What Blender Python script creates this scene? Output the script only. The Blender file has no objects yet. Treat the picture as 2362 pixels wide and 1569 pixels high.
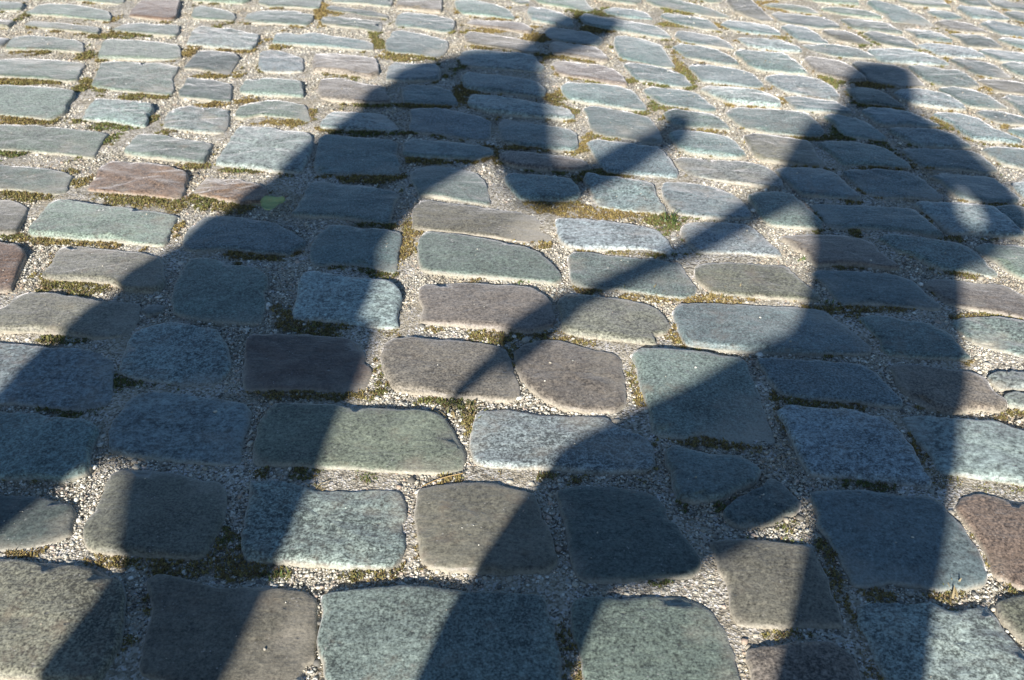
import bpy, math, random
import numpy as np
from mathutils import Vector, noise

random.seed(7)
rng = np.random.default_rng(11)
sc = bpy.context.scene
COL = sc.collection

# ---------------------------------------------------------------- camera, sky, sun, exposure
CAM_H, PITCH = 0.95, math.radians(34.0)
cam = bpy.data.cameras.new('camera')
cam.sensor_width, cam.lens = 36.0, 36.0 * 2320.0 / 2362.0
cam.clip_start, cam.clip_end = 0.05, 400.0
cam.dof.use_dof, cam.dof.focus_distance, cam.dof.aperture_fstop = True, 1.42, 9.0
camo = bpy.data.objects.new('camera', cam)
COL.objects.link(camo)
camo.location = (0, 0, CAM_H)
camo.rotation_euler = (math.pi / 2 - PITCH, 0, 0)
sc.camera = camo

SUN_EL = math.radians(25.0)
AZ = 0.310838                                  # heading of the shadows, clockwise from +Y
U = Vector((math.sin(AZ), math.cos(AZ), 0))   # along the shadows
Wv = Vector((math.cos(AZ), -math.sin(AZ), 0)) # across them, to the right
world = bpy.data.worlds.new('World')
sc.world = world
world.use_nodes = True
wn = world.node_tree.nodes
bg = wn['Background']
sky = wn.new('ShaderNodeTexSky')
sky.sky_type = 'NISHITA'
sky.sun_disc = False
sky.sun_elevation = SUN_EL
sky.sun_rotation = AZ + math.pi
sky.ozone_density = 4.5
sky.air_density = 1.0
sky.dust_density = 0.3
world.node_tree.links.new(sky.outputs[0], bg.inputs[0])
bg.inputs[1].default_value = 0.057
sun = bpy.data.lights.new('sun', 'SUN')
sun.energy = 5.0
sun.angle = math.radians(0.78)
sun.color = (1.0, 0.915, 0.855)
suno = bpy.data.objects.new('sun', sun)
COL.objects.link(suno)
sd = U * math.cos(SUN_EL) - Vector((0, 0, math.sin(SUN_EL)))
suno.rotation_euler = sd.to_track_quat('-Z', 'Y').to_euler()
suno.location = (-3, -8, 6)
sc.view_settings.view_transform = 'Standard'
sc.view_settings.look = 'None'
sc.view_settings.exposure = 0.72
sc.view_settings.gamma = 1.0
sc.view_settings.use_curve_mapping = False
sc.cycles.max_bounces = 6

# ---------------------------------------------------------------- helpers
def tag(o, label=None, cat=None, kind=None, group=None):
    for k, v in (('label', label), ('category', cat), ('kind', kind), ('group', group)):
        if v:
            o[k] = v
    return o

def link(o, parent=None):
    COL.objects.link(o)
    if parent:
        o.parent = parent
    return o

def mesh_obj(name, verts, faces, mat, parent=None, smooth=True):
    me = bpy.data.meshes.new(name)
    me.from_pydata(verts, [], faces)
    me.update()
    if smooth:
        me.polygons.foreach_set('use_smooth', [True] * len(me.polygons))
    if mat:
        me.materials.append(mat)
    return link(bpy.data.objects.new(name, me), parent)

def tri_mesh(name, V, F, mat, colors=None, parent=None, smooth=False):
    """fast triangle mesh from numpy arrays, optional colour per point"""
    me = bpy.data.meshes.new(name)
    nv, nf = len(V), len(F)
    me.vertices.add(nv)
    me.vertices.foreach_set('co', np.ascontiguousarray(V, np.float32).ravel())
    me.loops.add(nf * 3)
    me.loops.foreach_set('vertex_index', np.ascontiguousarray(F, np.int32).ravel())
    me.polygons.add(nf)
    me.polygons.foreach_set('loop_start', np.arange(0, nf * 3, 3, dtype=np.int32))
    me.polygons.foreach_set('loop_total', np.full(nf, 3, np.int32))
    me.update(calc_edges=True)
    if smooth:
        me.polygons.foreach_set('use_smooth', np.ones(nf, bool))
    if colors is not None:
        a = me.color_attributes.new('tint', 'FLOAT_COLOR', 'POINT')
        c = np.ones((nv, 4), np.float32)
        c[:, :3] = colors
        a.data.foreach_set('color', c.ravel())
    me.materials.append(mat)
    return link(bpy.data.objects.new(name, me), parent)

class NT:
    """small node-tree builder"""
    def __init__(s, name):
        s.m = bpy.data.materials.new(name)
        s.m.use_nodes = True
        s.t = s.m.node_tree
        s.b = s.t.nodes['Principled BSDF']
    def n(s, typ, **kw):
        x = s.t.nodes.new(typ)
        for k, v in kw.items():
            setattr(x, k, v)
        return x
    def l(s, a, b):
        s.t.links.new(a, b)
    def val(s, sock, v):
        if hasattr(v, 'is_output'):
            s.l(v, sock)
        else:
            sock.default_value = v
    def math(s, op, a, b=0.0, c=0.0, clamp=False):
        x = s.n('ShaderNodeMath', operation=op, use_clamp=clamp)
        s.val(x.inputs[0], a); s.val(x.inputs[1], b); s.val(x.inputs[2], c)
        return x.outputs[0]
    def noise(s, vec, scale, detail=2.0, rough=0.55, w=None):
        x = s.n('ShaderNodeTexNoise', noise_dimensions='4D' if w is not None else '3D')
        s.l(vec, x.inputs['Vector'])
        x.inputs['Scale'].default_value = scale
        x.inputs['Detail'].default_value = detail
        x.inputs['Roughness'].default_value = rough
        if w is not None:
            s.val(x.inputs['W'], w)
        return x.outputs['Fac']
    def vmul(s, vec, xyz):
        x = s.n('ShaderNodeVectorMath', operation='MULTIPLY')
        s.l(vec, x.inputs[0]); x.inputs[1].default_value = xyz
        return x.outputs[0]
    def ramp(s, f, lo, hi, a=0.0, b=1.0):
        x = s.n('ShaderNodeMapRange', clamp=True)
        s.val(x.inputs['Value'], f)
        x.inputs['From Min'].default_value = lo; x.inputs['From Max'].default_value = hi
        x.inputs['To Min'].default_value = a; x.inputs['To Max'].default_value = b
        return x.outputs[0]
    def mix(s, f, a, b, mode='MIX'):
        x = s.n('ShaderNodeMix', data_type='RGBA', blend_type=mode)
        s.val(x.inputs[0], f); s.val(x.inputs[6], a); s.val(x.inputs[7], b)
        return x.outputs[2]
    def bump(s, h, strength, dist, prev=None):
        x = s.n('ShaderNodeBump')
        x.inputs['Strength'].default_value = strength
        x.inputs['Distance'].default_value = dist
        s.l(h, x.inputs['Height'])
        if prev:
            s.l(prev, x.inputs['Normal'])
        return x.outputs[0]

def rgb(r, g, b):
    return (r, g, b, 1.0)

# ---------------------------------------------------------------- materials
def stone_material():
    t = NT('granite_sett')
    co = t.n('ShaderNodeTexCoord').outputs['Object']
    oi = t.n('ShaderNodeObjectInfo')
    w = t.math('MULTIPLY', oi.outputs['Random'], 60.0)
    al = oi.outputs['Alpha']                      # 0 plain .. 1 strongly flecked
    grain = t.noise(co, 300, 3.0, 0.75, w)
    fleck = t.noise(t.vmul(co, (1.0, 1.35, 1.0)), 120, 4.0, 0.68, w)
    blot = t.noise(co, 17, 3.0, 0.55, w)
    vein = t.noise(t.vmul(co, (0.75, 1.9, 1.0)), 46, 5.0, 0.62, w)
    # contrast grows with the fleck strength
    own = t.math('FRACT', t.math('MULTIPLY', oi.outputs['Random'], 17.31))      # a second random number per sett
    own2 = t.math('FRACT', t.math('MULTIPLY', oi.outputs['Random'], 53.77))
    g = t.math('MULTIPLY', t.math('SUBTRACT', grain, 0.5), t.math('MULTIPLY_ADD', own, 4.0, 2.6))
    f = t.math('MULTIPLY', t.math('SUBTRACT', fleck, 0.5), t.math('MULTIPLY_ADD', al, 3.2, 1.7))
    stain = t.noise(co, 7.5, 5.0, 0.62, w)
    b = t.math('ADD', t.math('MULTIPLY', t.math('SUBTRACT', blot, 0.5), 1.1),
               t.math('MULTIPLY', t.math('SUBTRACT', stain, 0.5), t.math('MULTIPLY_ADD', own2, 1.6, 0.3)))
    k = t.math('ADD', t.math('ADD', g, f), t.math('ADD', b, 1.0))
    k = t.math('MAXIMUM', k, 0.30)
    k = t.math('MINIMUM', k, 2.3)
    kk = t.n('ShaderNodeCombineColor')
    for i in range(3):
        t.l(k, kk.inputs[i])
    c = t.mix(1.0, oi.outputs['Color'], kk.outputs[0], 'MULTIPLY')
    # a little rust / green cast in patches
    c = t.mix(t.math('MULTIPLY', t.ramp(t.noise(co, 30, 4.0, 0.65, w), 0.52, 0.70, 0.0, 0.6), own2), c, rgb(0.17, 0.125, 0.085))
    # pale scratches, lichen spots and quartz veins
    lich = t.ramp(vein, 0.64, 0.74, 0.0, 0.55)
    lich = t.math('MULTIPLY', lich, t.math('MULTIPLY_ADD', al, 0.9, t.math('MULTIPLY', own, 0.7)))
    c = t.mix(lich, c, rgb(0.43, 0.43, 0.41))
    spk = t.n('ShaderNodeTexVoronoi', feature='F1')
    t.l(co, spk.inputs['Vector']); spk.inputs['Scale'].default_value = 190
    dots = t.math('MULTIPLY', t.ramp(spk.outputs['Distance'], 0.14, 0.24, 1.0, 0.0),
                  t.ramp(t.noise(co, 70, 1.0, 0.5, w), 0.60, 0.68))
    c = t.mix(t.math('MULTIPLY', dots, 0.6), c, rgb(0.50, 0.50, 0.47))
    # sandy dust that has settled on the low flanks of the stone
    sep = t.n('ShaderNodeSeparateXYZ'); t.l(co, sep.inputs[0])
    dz = t.math('ADD', sep.outputs['Z'], t.math('MULTIPLY', t.math('SUBTRACT', blot, 0.5), 0.012))
    dust = t.ramp(dz, 0.0008, 0.0068, 0.82, 0.0)
    dust = t.math('MULTIPLY', dust, t.ramp(grain, 0.30, 0.62, 0.55, 1.0))
    c = t.mix(dust, c, rgb(0.48, 0.445, 0.35))
    pit = t.n('ShaderNodeTexVoronoi', feature='F1')
    t.l(co, pit.inputs['Vector']); pit.inputs['Scale'].default_value = 75
    pits = t.math('MULTIPLY', t.ramp(pit.outputs['Distance'], 0.10, 0.26, 1.0, 0.0), t.ramp(t.noise(co, 33, 2.0, 0.5, w), 0.58, 0.66))
    c = t.mix(t.math('MULTIPLY', pits, 0.55), c, rgb(0.05, 0.05, 0.045))
    t.l(c, t.b.inputs['Base Color'])
    t.l(t.math('ADD', t.ramp(fleck, 0.3, 0.7, 0.34, 0.66), t.math('MULTIPLY', own, 0.12)), t.b.inputs['Roughness'])
    t.b.inputs['Specular IOR Level'].default_value = 0.5
    t.b.inputs['Sheen Weight'].default_value = 0.6
    t.b.inputs['Sheen Roughness'].default_value = 0.35
    n0 = t.bump(t.math('SUBTRACT', 1.0, pits), 0.6, 0.0016)
    n1 = t.bump(blot, 0.4, 0.006, n0)
    n2 = t.bump(vein, 0.6, 0.0032, n1)
    n3 = t.bump(fleck, 0.55, 0.0012, n2)
    n4 = t.bump(grain, 0.55, 0.0007, n3)
    t.l(n4, t.b.inputs['Normal'])
    return t.m

def mortar_material():
    t = NT('gritty_joint_sand')
    co = t.n('ShaderNodeNewGeometry').outputs['Position']
    vo = t.n('ShaderNodeTexVoronoi', feature='F1')
    t.l(co, vo.inputs['Vector']); vo.inputs['Scale'].default_value = 330
    sepc = t.n('ShaderNodeSeparateColor'); t.l(vo.outputs['Color'], sepc.inputs[0])
    cr = t.n('ShaderNodeValToRGB')
    t.l(sepc.outputs[0], cr.inputs[0])
    e = cr.color_ramp.elements
    e[0].position, e[0].color = 0.0, rgb(0.09, 0.085, 0.075)
    e[1].position, e[1].color = 1.0, rgb(0.76, 0.75, 0.72)
    for p, c in ((0.14, rgb(0.20, 0.18, 0.135)), (0.5, rgb(0.45, 0.42, 0.325)), (0.75, rgb(0.63, 0.60, 0.49))):
        x = e.new(p); x.color = c
    big = t.noise(co, 9, 4.0, 0.6)
    c = t.mix(t.ramp(big, 0.46, 0.68, 0.0, 0.6), cr.outputs[0], rgb(0.40, 0.35, 0.24))
    t.l(c, t.b.inputs['Base Color'])
    t.b.inputs['Roughness'].default_value = 0.9
    n1 = t.bump(t.noise(co, 130, 4.0, 0.7), 0.6, 0.004)
    n2 = t.bump(vo.outputs['Distance'], 0.8, 0.0016, n1)
    t.l(n2, t.b.inputs['Normal'])
    return t.m

def tint_material(name, rough, sub=0.0):
    t = NT(name)
    a = t.n('ShaderNodeAttribute', attribute_name='tint')
    co = t.n('ShaderNodeNewGeometry').outputs['Position']
    v = t.ramp(t.noise(co, 900, 2.0), 0.25, 0.75, 0.72, 1.25)
    cc = t.n('ShaderNodeCombineColor')
    for i in range(3):
        t.l(v, cc.inputs[i])
    t.l(t.mix(1.0, a.outputs['Color'], cc.outputs[0], 'MULTIPLY'), t.b.inputs['Base Color'])
    t.b.inputs['Roughness'].default_value = rough
    if sub:
        t.b.inputs['Transmission Weight'].default_value = 0.0
        t.b.inputs['Subsurface Weight'].default_value = sub
        t.b.inputs['Subsurface Radius'].default_value = (0.002, 0.003, 0.001)
    return t.m

def cloth_material(name, col, scale=260, rough=0.85):
    t = NT(name)
    co = t.n('ShaderNodeTexCoord').outputs['Object']
    n = t.noise(co, scale, 3.0, 0.6)
    t.l(t.mix(t.ramp(n, 0.3, 0.7), rgb(*[x * 0.75 for x in col]), rgb(*[x * 1.2 for x in col])), t.b.inputs['Base Color'])
    t.b.inputs['Roughness'].default_value = rough
    t.l(t.bump(t.noise(co, 14, 4.0, 0.6), 0.5, 0.02, t.bump(n, 0.3, 0.002)), t.b.inputs['Normal'])
    return t.m

M_STONE = stone_material()
M_MORTAR = mortar_material()
M_GRIT = tint_material('grit', 0.75)
M_MOSS = tint_material('moss', 0.9)
M_BLADE = tint_material('grass_blade', 0.6)

# ---------------------------------------------------------------- traced setts: kind, height mm, outline in mm on the ground
SETTS = [
 ('N',9.3,[-670,901,-598,898,-547,890,-508,879,-487,867,-476,850,-465,810,-457,779,-456,759,-459,740,-462,720,-547,724,-599,731]),
 ('PN',6.1,[-451,863,-446,876,-432,876,-405,869,-372,858,-351,854,-317,858,-285,856,-255,850,-244,844,-238,832,-236,811,-232,787,-231,764,-226,749,-237,743,-241,734,-241,715,-329,711,-378,715,-416,729,-423,741,-426,764,-428,795,-430,817,-438,836]),
 ('BG',9.8,[-232,841,-224,846,-186,851,-146,854,-119,857,-72,851,-53,847,-16,848,10,843,37,843,42,830,41,815,48,796,47,780,54,764,55,743,52,712,-77,706,-201,712,-211,740,-222,763,-225,785,-224,817]),
 ('G',6.6,[73,826,79,838,94,841,131,838,172,843,206,843,227,833,242,816,251,792,254,771,253,751,253,712,163,706,84,712,80,763,73,781,72,802]),
 ('PN',6.6,[257,935,262,937,298,939,327,937,379,928,386,921,389,899,391,872,390,846,393,817,392,804,389,799,373,800,345,800,319,797,298,797,270,801,265,817,266,838,267,867,261,890,261,912]),
 ('P',8.3,[274,765,306,768,343,771,371,770,384,759,390,746,389,706,331,703,276,706,273,727,271,749]),
 ('GS',9.1,[417,826,429,831,452,831,477,826,510,828,520,821,533,817,556,824,569,824,578,811,578,792,583,774,588,756,598,723,591,706,507,700,425,706,418,735,415,752,416,768,415,782,411,800,417,813]),
 ('N',7.0,[591,834,603,840,625,843,656,844,637,777,607,753,598,777,592,791,587,807,587,819]),
 ('RRN',6.5,[607,1010,618,1019,640,1023,667,1017,695,1010,732,1002,667,854,633,859,621,864,605,877,605,891,609,916,608,939,602,969,601,987,600,998]),
 ('B',7.6,[409,1020,422,1029,483,1029,517,1019,554,1016,575,1012,581,1000,587,974,590,964,594,939,597,910,594,883,588,870,578,861,529,855,510,861,485,868,469,871,456,863,428,861,423,866,422,890,418,914,414,939,406,962,411,988]),
 ('D',8.1,[63,1029,88,1038,119,1039,156,1033,185,1023,200,1010,205,997,206,974,213,968,224,939,234,920,238,901,233,885,218,875,176,875,148,870,109,868,88,871,80,884,76,920,74,958,69,989,64,1008]),
 ('PN',7.5,[-128,1033,-119,1039,-89,1044,-43,1047,-13,1040,20,1029,31,1019,36,998,40,975,46,969,52,930,57,906,52,894,38,884,10,884,-11,882,-39,886,-80,887,-107,894,-116,914,-123,949,-128,978,-129,1010]),
 ('GS',7.6,[-362,1047,-350,1049,-342,1053,-319,1049,-287,1039,-263,1029,-217,1031,-187,1035,-159,1034,-149,1021,-144,998,-144,975,-150,972,-141,946,-138,921,-146,902,-153,890,-192,891,-263,897,-284,899,-320,902,-338,906,-346,921,-352,949,-354,982,-359,1020]),
 ('N',6.7,[-563,1065,-547,1078,-512,1076,-462,1065,-436,1053,-413,1051,-399,1040,-391,1010,-386,984,-387,970,-387,945,-393,933,-390,918,-402,907,-442,909,-500,915,-530,918,-547,928,-558,945,-562,970,-559,992,-559,1016]),
 ('D',6.0,[-731,1024,-700,1021,-653,1018,-613,1009,-596,1001,-587,989,-586,976,-585,970,-581,950,-592,939,-606,932,-625,926,-660,924,-688,924]),
 ('B',9.8,[-809,1204,-766,1204,-723,1199,-678,1188,-632,1176,-616,1166,-611,1137,-608,1103,-599,1080,-602,1066,-630,1054,-663,1059,-718,1060,-750,1064]),
 ('BS',7.1,[-590,1229,-584,1248,-557,1254,-503,1246,-449,1237,-413,1229,-399,1208,-395,1183,-398,1153,-393,1117,-390,1092,-406,1087,-463,1094,-513,1103,-541,1106,-578,1117,-593,1153,-599,1183,-589,1208]),
 ('NG',7.8,[-370,1211,-361,1222,-326,1220,-258,1217,-207,1211,-173,1206,-131,1206,-110,1198,-96,1179,-81,1147,-71,1123,-68,1100,-75,1077,-91,1071,-137,1071,-200,1075,-248,1080,-287,1084,-327,1087,-358,1084,-368,1093,-374,1127,-377,1170]),
 ('S',6.3,[-53,1200,-44,1209,-21,1211,-5,1212,13,1205,29,1201,79,1197,137,1194,153,1179,168,1167,191,1150,201,1133,203,1105,201,1087,191,1075,152,1071,121,1071,74,1078,35,1081,12,1079,-28,1084,-52,1091,-57,1109,-61,1142,-56,1177]),
 ('BG',8.5,[195,1353,205,1364,251,1365,314,1359,339,1349,375,1346,382,1331,379,1294,384,1259,382,1219,384,1186,387,1156,386,1143,368,1136,321,1141,274,1156,257,1148,220,1151,208,1163,210,1193,209,1232,203,1259,203,1294,202,1331]),
 ('BD',9.6,[223,1114,235,1125,267,1112,298,1107,322,1103,342,1091,349,1073,336,1050,311,1037,292,1021,271,1015,247,1010,227,1016,225,1044,227,1073,221,1090]),
 ('BD',6.2,[286,978,288,995,301,1009,321,1023,346,1038,357,1055,364,1059,375,1045,385,1021,392,1009,386,996,368,986,333,968,298,967]),
 ('BS',9.8,[406,1207,415,1218,440,1220,467,1209,517,1209,539,1199,559,1189,572,1169,578,1140,581,1119,578,1089,579,1069,581,1047,573,1038,557,1044,528,1051,484,1058,462,1062,440,1062,420,1069,417,1091,413,1114,413,1142,410,1174]),
 ('BS',9.7,[590,1193,606,1198,654,1190,685,1185,725,1180,741,1168,754,1151,768,1125,745,1042,710,1043,690,1050,648,1060,631,1065,604,1069,603,1091,601,1116,595,1137,592,1166]),
 ('B',8.7,[400,1340,411,1345,464,1341,517,1336,552,1331,572,1320,583,1302,590,1277,597,1253,601,1235,593,1220,565,1223,534,1233,493,1238,443,1246,425,1251,417,1262,411,1281,407,1315]),
 ('P',7.2,[613,1326,624,1333,660,1332,700,1317,733,1311,743,1300,752,1281,753,1256,761,1238,757,1222,739,1212,708,1217,678,1208,662,1209,630,1222,620,1248,612,1270,613,1297]),
 ('NS',8.9,[762,1296,776,1304,820,1307,859,1304,847,1272,805,1267,770,1267,763,1281]),
 ('NS',8.4,[765,1245,780,1254,803,1254,835,1249,822,1201,783,1215,765,1224,760,1233]),
 ('GS',6.0,[760,1458,779,1470,806,1473,850,1469,883,1455,921,1441,883,1338,842,1355,813,1376,783,1392,772,1410,766,1435]),
 ('B',8.0,[604,1469,622,1477,650,1473,677,1457,711,1455,726,1437,740,1413,744,1385,750,1362,749,1350,721,1347,668,1352,620,1362,616,1385,619,1403,611,1437]),
 ('B',7.9,[284,1492,295,1510,328,1515,387,1513,445,1507,494,1506,532,1502,555,1492,561,1465,575,1439,589,1407,596,1387,593,1367,580,1362,508,1364,417,1369,373,1372,331,1380,296,1387,288,1405,287,1429,284,1461]),
 ('B',5.6,[560,1626,576,1636,636,1631,696,1622,723,1610,742,1588,747,1555,753,1530,760,1509,747,1500,701,1508,654,1516,625,1521,590,1517,582,1541,576,1580,564,1613]),
 ('P',5.8,[763,1594,785,1607,812,1601,848,1589,887,1586,907,1574,916,1553,929,1529,934,1468,892,1472,867,1483,815,1500,790,1514,773,1521,767,1548,762,1574]),
 ('B',8.1,[724,1759,751,1770,784,1768,842,1747,876,1731,890,1710,898,1679,900,1648,906,1626,890,1616,864,1627,838,1636,807,1644,785,1671,772,1699,745,1712,737,1736]),
 ('G',7.9,[904,1727,927,1741,966,1730,997,1726,1038,1706,1008,1600,973,1593,949,1608,932,1630,922,1667,909,1698]),
 ('P',8.0,[536,1770,589,1775,642,1768,683,1759,705,1737,712,1703,721,1668,729,1645,712,1640,674,1650,624,1660,577,1656,572,1676,567,1703,547,1737]),
 ('B',7.0,[631,1912,647,1916,713,1906,780,1896,829,1884,838,1862,846,1830,852,1804,857,1778,845,1774,793,1790,740,1799,698,1809,663,1804,643,1821,639,1839,635,1874]),
 ('BS',8.6,[848,1915,862,1921,924,1911,978,1902,1005,1893,1010,1860,1017,1825,1021,1786,1012,1771,965,1778,924,1786,880,1786,869,1807,866,1838,857,1873]),
 ('B',8.4,[1004,1893,1034,1903,1067,1893,1119,1871,1076,1751,1046,1760,1030,1785,1018,1819,1009,1854]),
 ('B',6.4,[739,2071,772,2082,834,2080,879,2069,896,2048,907,2013,913,1983,920,1950,902,1938,850,1948,804,1950,790,1948,760,1973,752,2013,743,2048]),
 ('B',7.6,[931,2053,959,2064,1010,2057,1055,2049,1067,2030,1073,1987,1077,1939,1062,1923,1008,1927,966,1937,953,1952,948,1991,943,2030]),
 ('B',7.2,[592,2086,615,2100,654,2097,696,2090,718,2065,727,2023,733,1983,744,1948,727,1938,666,1952,626,1960,618,1983,608,2023,597,2060]),
 ('BG',8.4,[505,1947,525,1968,575,1964,596,1955,607,1923,619,1877,630,1829,621,1809,586,1811,536,1821,517,1838,511,1886,506,1917]),
 ('S',5.7,[342,1811,361,1829,423,1831,476,1818,489,1799,498,1765,510,1735,516,1705,516,1692,485,1697,443,1704,379,1702,363,1710,346,1738,340,1773]),
 ('N',7.3,[344,1636,358,1658,414,1660,475,1653,512,1648,521,1624,535,1595,545,1567,553,1542,542,1531,510,1534,453,1540,406,1546,361,1560,352,1581,341,1603]),
 ('BG',6.7,[109,1688,118,1703,165,1696,227,1681,289,1670,319,1659,323,1636,329,1597,336,1576,330,1554,313,1540,274,1543,216,1563,176,1571,140,1576,114,1583,110,1627]),
 ('N',9.5,[83,1524,98,1545,124,1545,163,1537,202,1530,240,1513,258,1496,265,1472,271,1447,261,1427,238,1415,239,1394,210,1394,163,1406,126,1413,89,1429,87,1457,83,1487]),
 ('P',7.1,[6,1365,19,1386,47,1399,79,1400,106,1386,141,1371,169,1362,176,1343,177,1314,178,1282,175,1249,174,1228,155,1210,114,1210,73,1223,46,1246,30,1268,15,1298,8,1332]),
 ('P',8.0,[-210,1385,-201,1400,-172,1406,-145,1402,-70,1394,-33,1388,-12,1376,-4,1349,1,1314,9,1281,11,1255,-2,1239,-48,1242,-91,1248,-135,1255,-178,1264,-193,1282,-207,1321,-214,1356]),
 ('PK',5.8,[-445,1401,-437,1416,-426,1414,-360,1415,-304,1410,-269,1403,-252,1382,-243,1364,-242,1337,-228,1320,-229,1294,-234,1267,-256,1260,-327,1268,-396,1265,-415,1262,-427,1289,-434,1335]),
 ('BS',7.7,[-631,1312,-639,1351,-644,1388,-642,1413,-628,1434,-596,1453,-545,1440,-505,1429,-486,1404,-470,1368,-457,1329,-461,1299,-470,1278,-512,1278,-568,1288,-606,1298]),
 ('BS',6.6,[-892,1390,-825,1387,-757,1375,-720,1375,-679,1362,-650,1341,-642,1312,-633,1279,-618,1226,-648,1216,-673,1214,-709,1221,-764,1231,-824,1233]),
 ('PN',9.9,[-912,1469,-896,1487,-890,1509,-881,1537,-871,1546,-820,1543,-756,1530,-703,1519,-666,1519,-660,1506,-649,1458,-651,1432,-661,1414,-696,1407,-736,1416,-797,1428,-873,1428,-903,1431]),
 ('N',8.3,[-880,1707,-877,1733,-859,1733,-800,1719,-721,1703,-678,1687,-668,1673,-652,1628,-638,1594,-639,1570,-662,1560,-700,1565,-727,1587,-771,1598,-823,1601,-859,1606,-873,1620,-870,1640,-872,1667]),
 ('K',9.6,[-1043,1737,-1000,1735,-964,1726,-945,1710,-935,1689,-926,1646,-918,1598,-913,1569,-929,1560,-969,1562]),
 ('N',5.9,[-1136,1945,-1087,1938,-1056,1932,-1017,1903,-1005,1873,-1001,1841,-991,1796,-995,1786,-1022,1782,-1066,1782]),
 ('G',9.8,[-968,1899,-957,1919,-926,1919,-861,1899,-790,1890,-727,1872,-691,1858,-687,1835,-685,1795,-679,1745,-688,1733,-745,1744,-792,1754,-860,1762,-918,1770,-955,1775,-965,1787,-966,1826,-966,1863]),
 ('G',5.7,[-1208,2110,-1157,2105,-1065,2094,-996,2072,-975,2055,-973,2036,-970,2009,-960,1973,-980,1963,-1011,1969,-1060,1985,-1110,1989,-1158,1991]),
 ('R',8.1,[-929,2090,-912,2117,-877,2124,-808,2105,-753,2084,-724,2061,-717,2040,-716,2013,-707,1975,-705,1946,-720,1940,-789,1960,-864,1971,-915,1983,-920,2003,-918,2040]),
 ('R',6.5,[-681,2021,-673,2050,-630,2041,-591,2031,-557,2011,-530,1981,-520,1946,-522,1919,-568,1917,-618,1939,-660,1958,-683,1969,-685,1991]),
 ('B',6.9,[-652,1790,-641,1830,-631,1854,-603,1860,-552,1854,-509,1838,-478,1825,-449,1794,-415,1760,-404,1743,-409,1727,-426,1709,-428,1695,-464,1700,-510,1709,-555,1722,-587,1718,-628,1714,-645,1743]),
 ('BG',7.7,[-615,1651,-611,1672,-591,1679,-564,1672,-518,1651,-483,1640,-465,1624,-455,1611,-450,1586,-451,1556,-439,1522,-438,1492,-436,1461,-450,1455,-504,1462,-535,1469,-566,1478,-593,1493,-607,1532,-615,1574,-616,1616]),
 ('S',9.7,[-392,1596,-382,1617,-361,1619,-312,1603,-260,1593,-233,1589,-217,1577,-201,1553,-199,1528,-202,1494,-200,1468,-195,1440,-214,1438,-253,1447,-292,1457,-332,1464,-376,1470,-384,1491,-385,1545]),
 ('B',7.5,[-391,1739,-384,1772,-369,1804,-347,1811,-295,1798,-238,1786,-220,1777,-218,1755,-220,1713,-219,1673,-217,1632,-234,1632,-267,1648,-299,1657,-341,1660,-372,1657,-386,1689]),
 ('BG',7.6,[-444,1996,-436,2019,-416,2023,-356,2006,-306,1990,-257,1974,-243,1960,-248,1929,-250,1882,-249,1843,-254,1828,-289,1838,-324,1847,-370,1858,-410,1858,-456,1869,-449,1891,-443,1936]),
 ('B',7.4,[-459,2259,-447,2280,-378,2261,-285,2249,-273,2234,-270,2182,-260,2123,-253,2075,-266,2061,-330,2066,-378,2068,-435,2071,-445,2086,-452,2164]),
 ('BG',5.8,[-225,2067,-214,2093,-186,2109,-134,2098,-93,2082,-74,2056,-60,2024,-51,1971,-46,1925,-50,1909,-88,1923,-124,1937,-160,1953,-196,1961,-208,1997,-223,2035]),
 ('PN',5.8,[-204,1894,-192,1914,-170,1916,-87,1896,-41,1885,17,1875,46,1863,57,1835,68,1798,76,1769,64,1755,38,1755,16,1758,-39,1772,-106,1786,-162,1795,-196,1807,-203,1844]),
 ('DG',8.8,[-183,1756,-172,1781,-139,1777,-61,1756,16,1728,37,1714,58,1693,70,1670,82,1639,91,1623,89,1605,78,1591,56,1596,15,1603,-36,1612,-99,1623,-151,1630,-172,1647,-178,1690]),
 ('P',8.6,[-167,1573,-158,1586,-117,1586,-56,1580,15,1573,41,1566,58,1544,68,1521,71,1490,74,1463,66,1444,33,1428,14,1428,-33,1440,-91,1450,-129,1454,-158,1460,-155,1503,-165,1537]),
 ('B',9.6,[-255,2226,-233,2249,-192,2236,-127,2226,-74,2213,-48,2198,-45,2173,-81,2143,-141,2148,-213,2157,-249,2171,-254,2198]),
 ('B',7.0,[-259,2438,-243,2453,-192,2450,-136,2425,-79,2390,-54,2363,-53,2305,-57,2267,-76,2257,-142,2282,-210,2302,-240,2312,-252,2332,-249,2384]),
 ('S',5.8,[-472,2356,-459,2426,-438,2441,-373,2435,-330,2426,-304,2387,-282,2341,-286,2313,-318,2318,-387,2326,-441,2326,-466,2331]),
 ('G',6.8,[-694,2403,-697,2461,-671,2488,-636,2505,-609,2512,-566,2499,-534,2480,-518,2440,-502,2371,-531,2387,-577,2403,-634,2413,-673,2393]),
 ('GS',9.4,[-669,2308,-659,2335,-615,2327,-558,2311,-502,2298,-482,2278,-471,2222,-471,2182,-470,2130,-470,2080,-485,2070,-577,2091,-670,2115,-674,2130,-670,2222]),
 ('G',7.5,[-906,2241,-904,2285,-869,2293,-804,2267,-746,2246,-711,2232,-705,2185,-703,2127,-715,2124,-797,2149,-879,2169,-901,2185]),
 ('G',7.2,[-1314,2351,-1257,2343,-1174,2337,-1101,2322,-1014,2304,-977,2289,-974,2248,-971,2200,-966,2156,-1020,2170,-1104,2189,-1199,2200,-1251,2205]),
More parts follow.
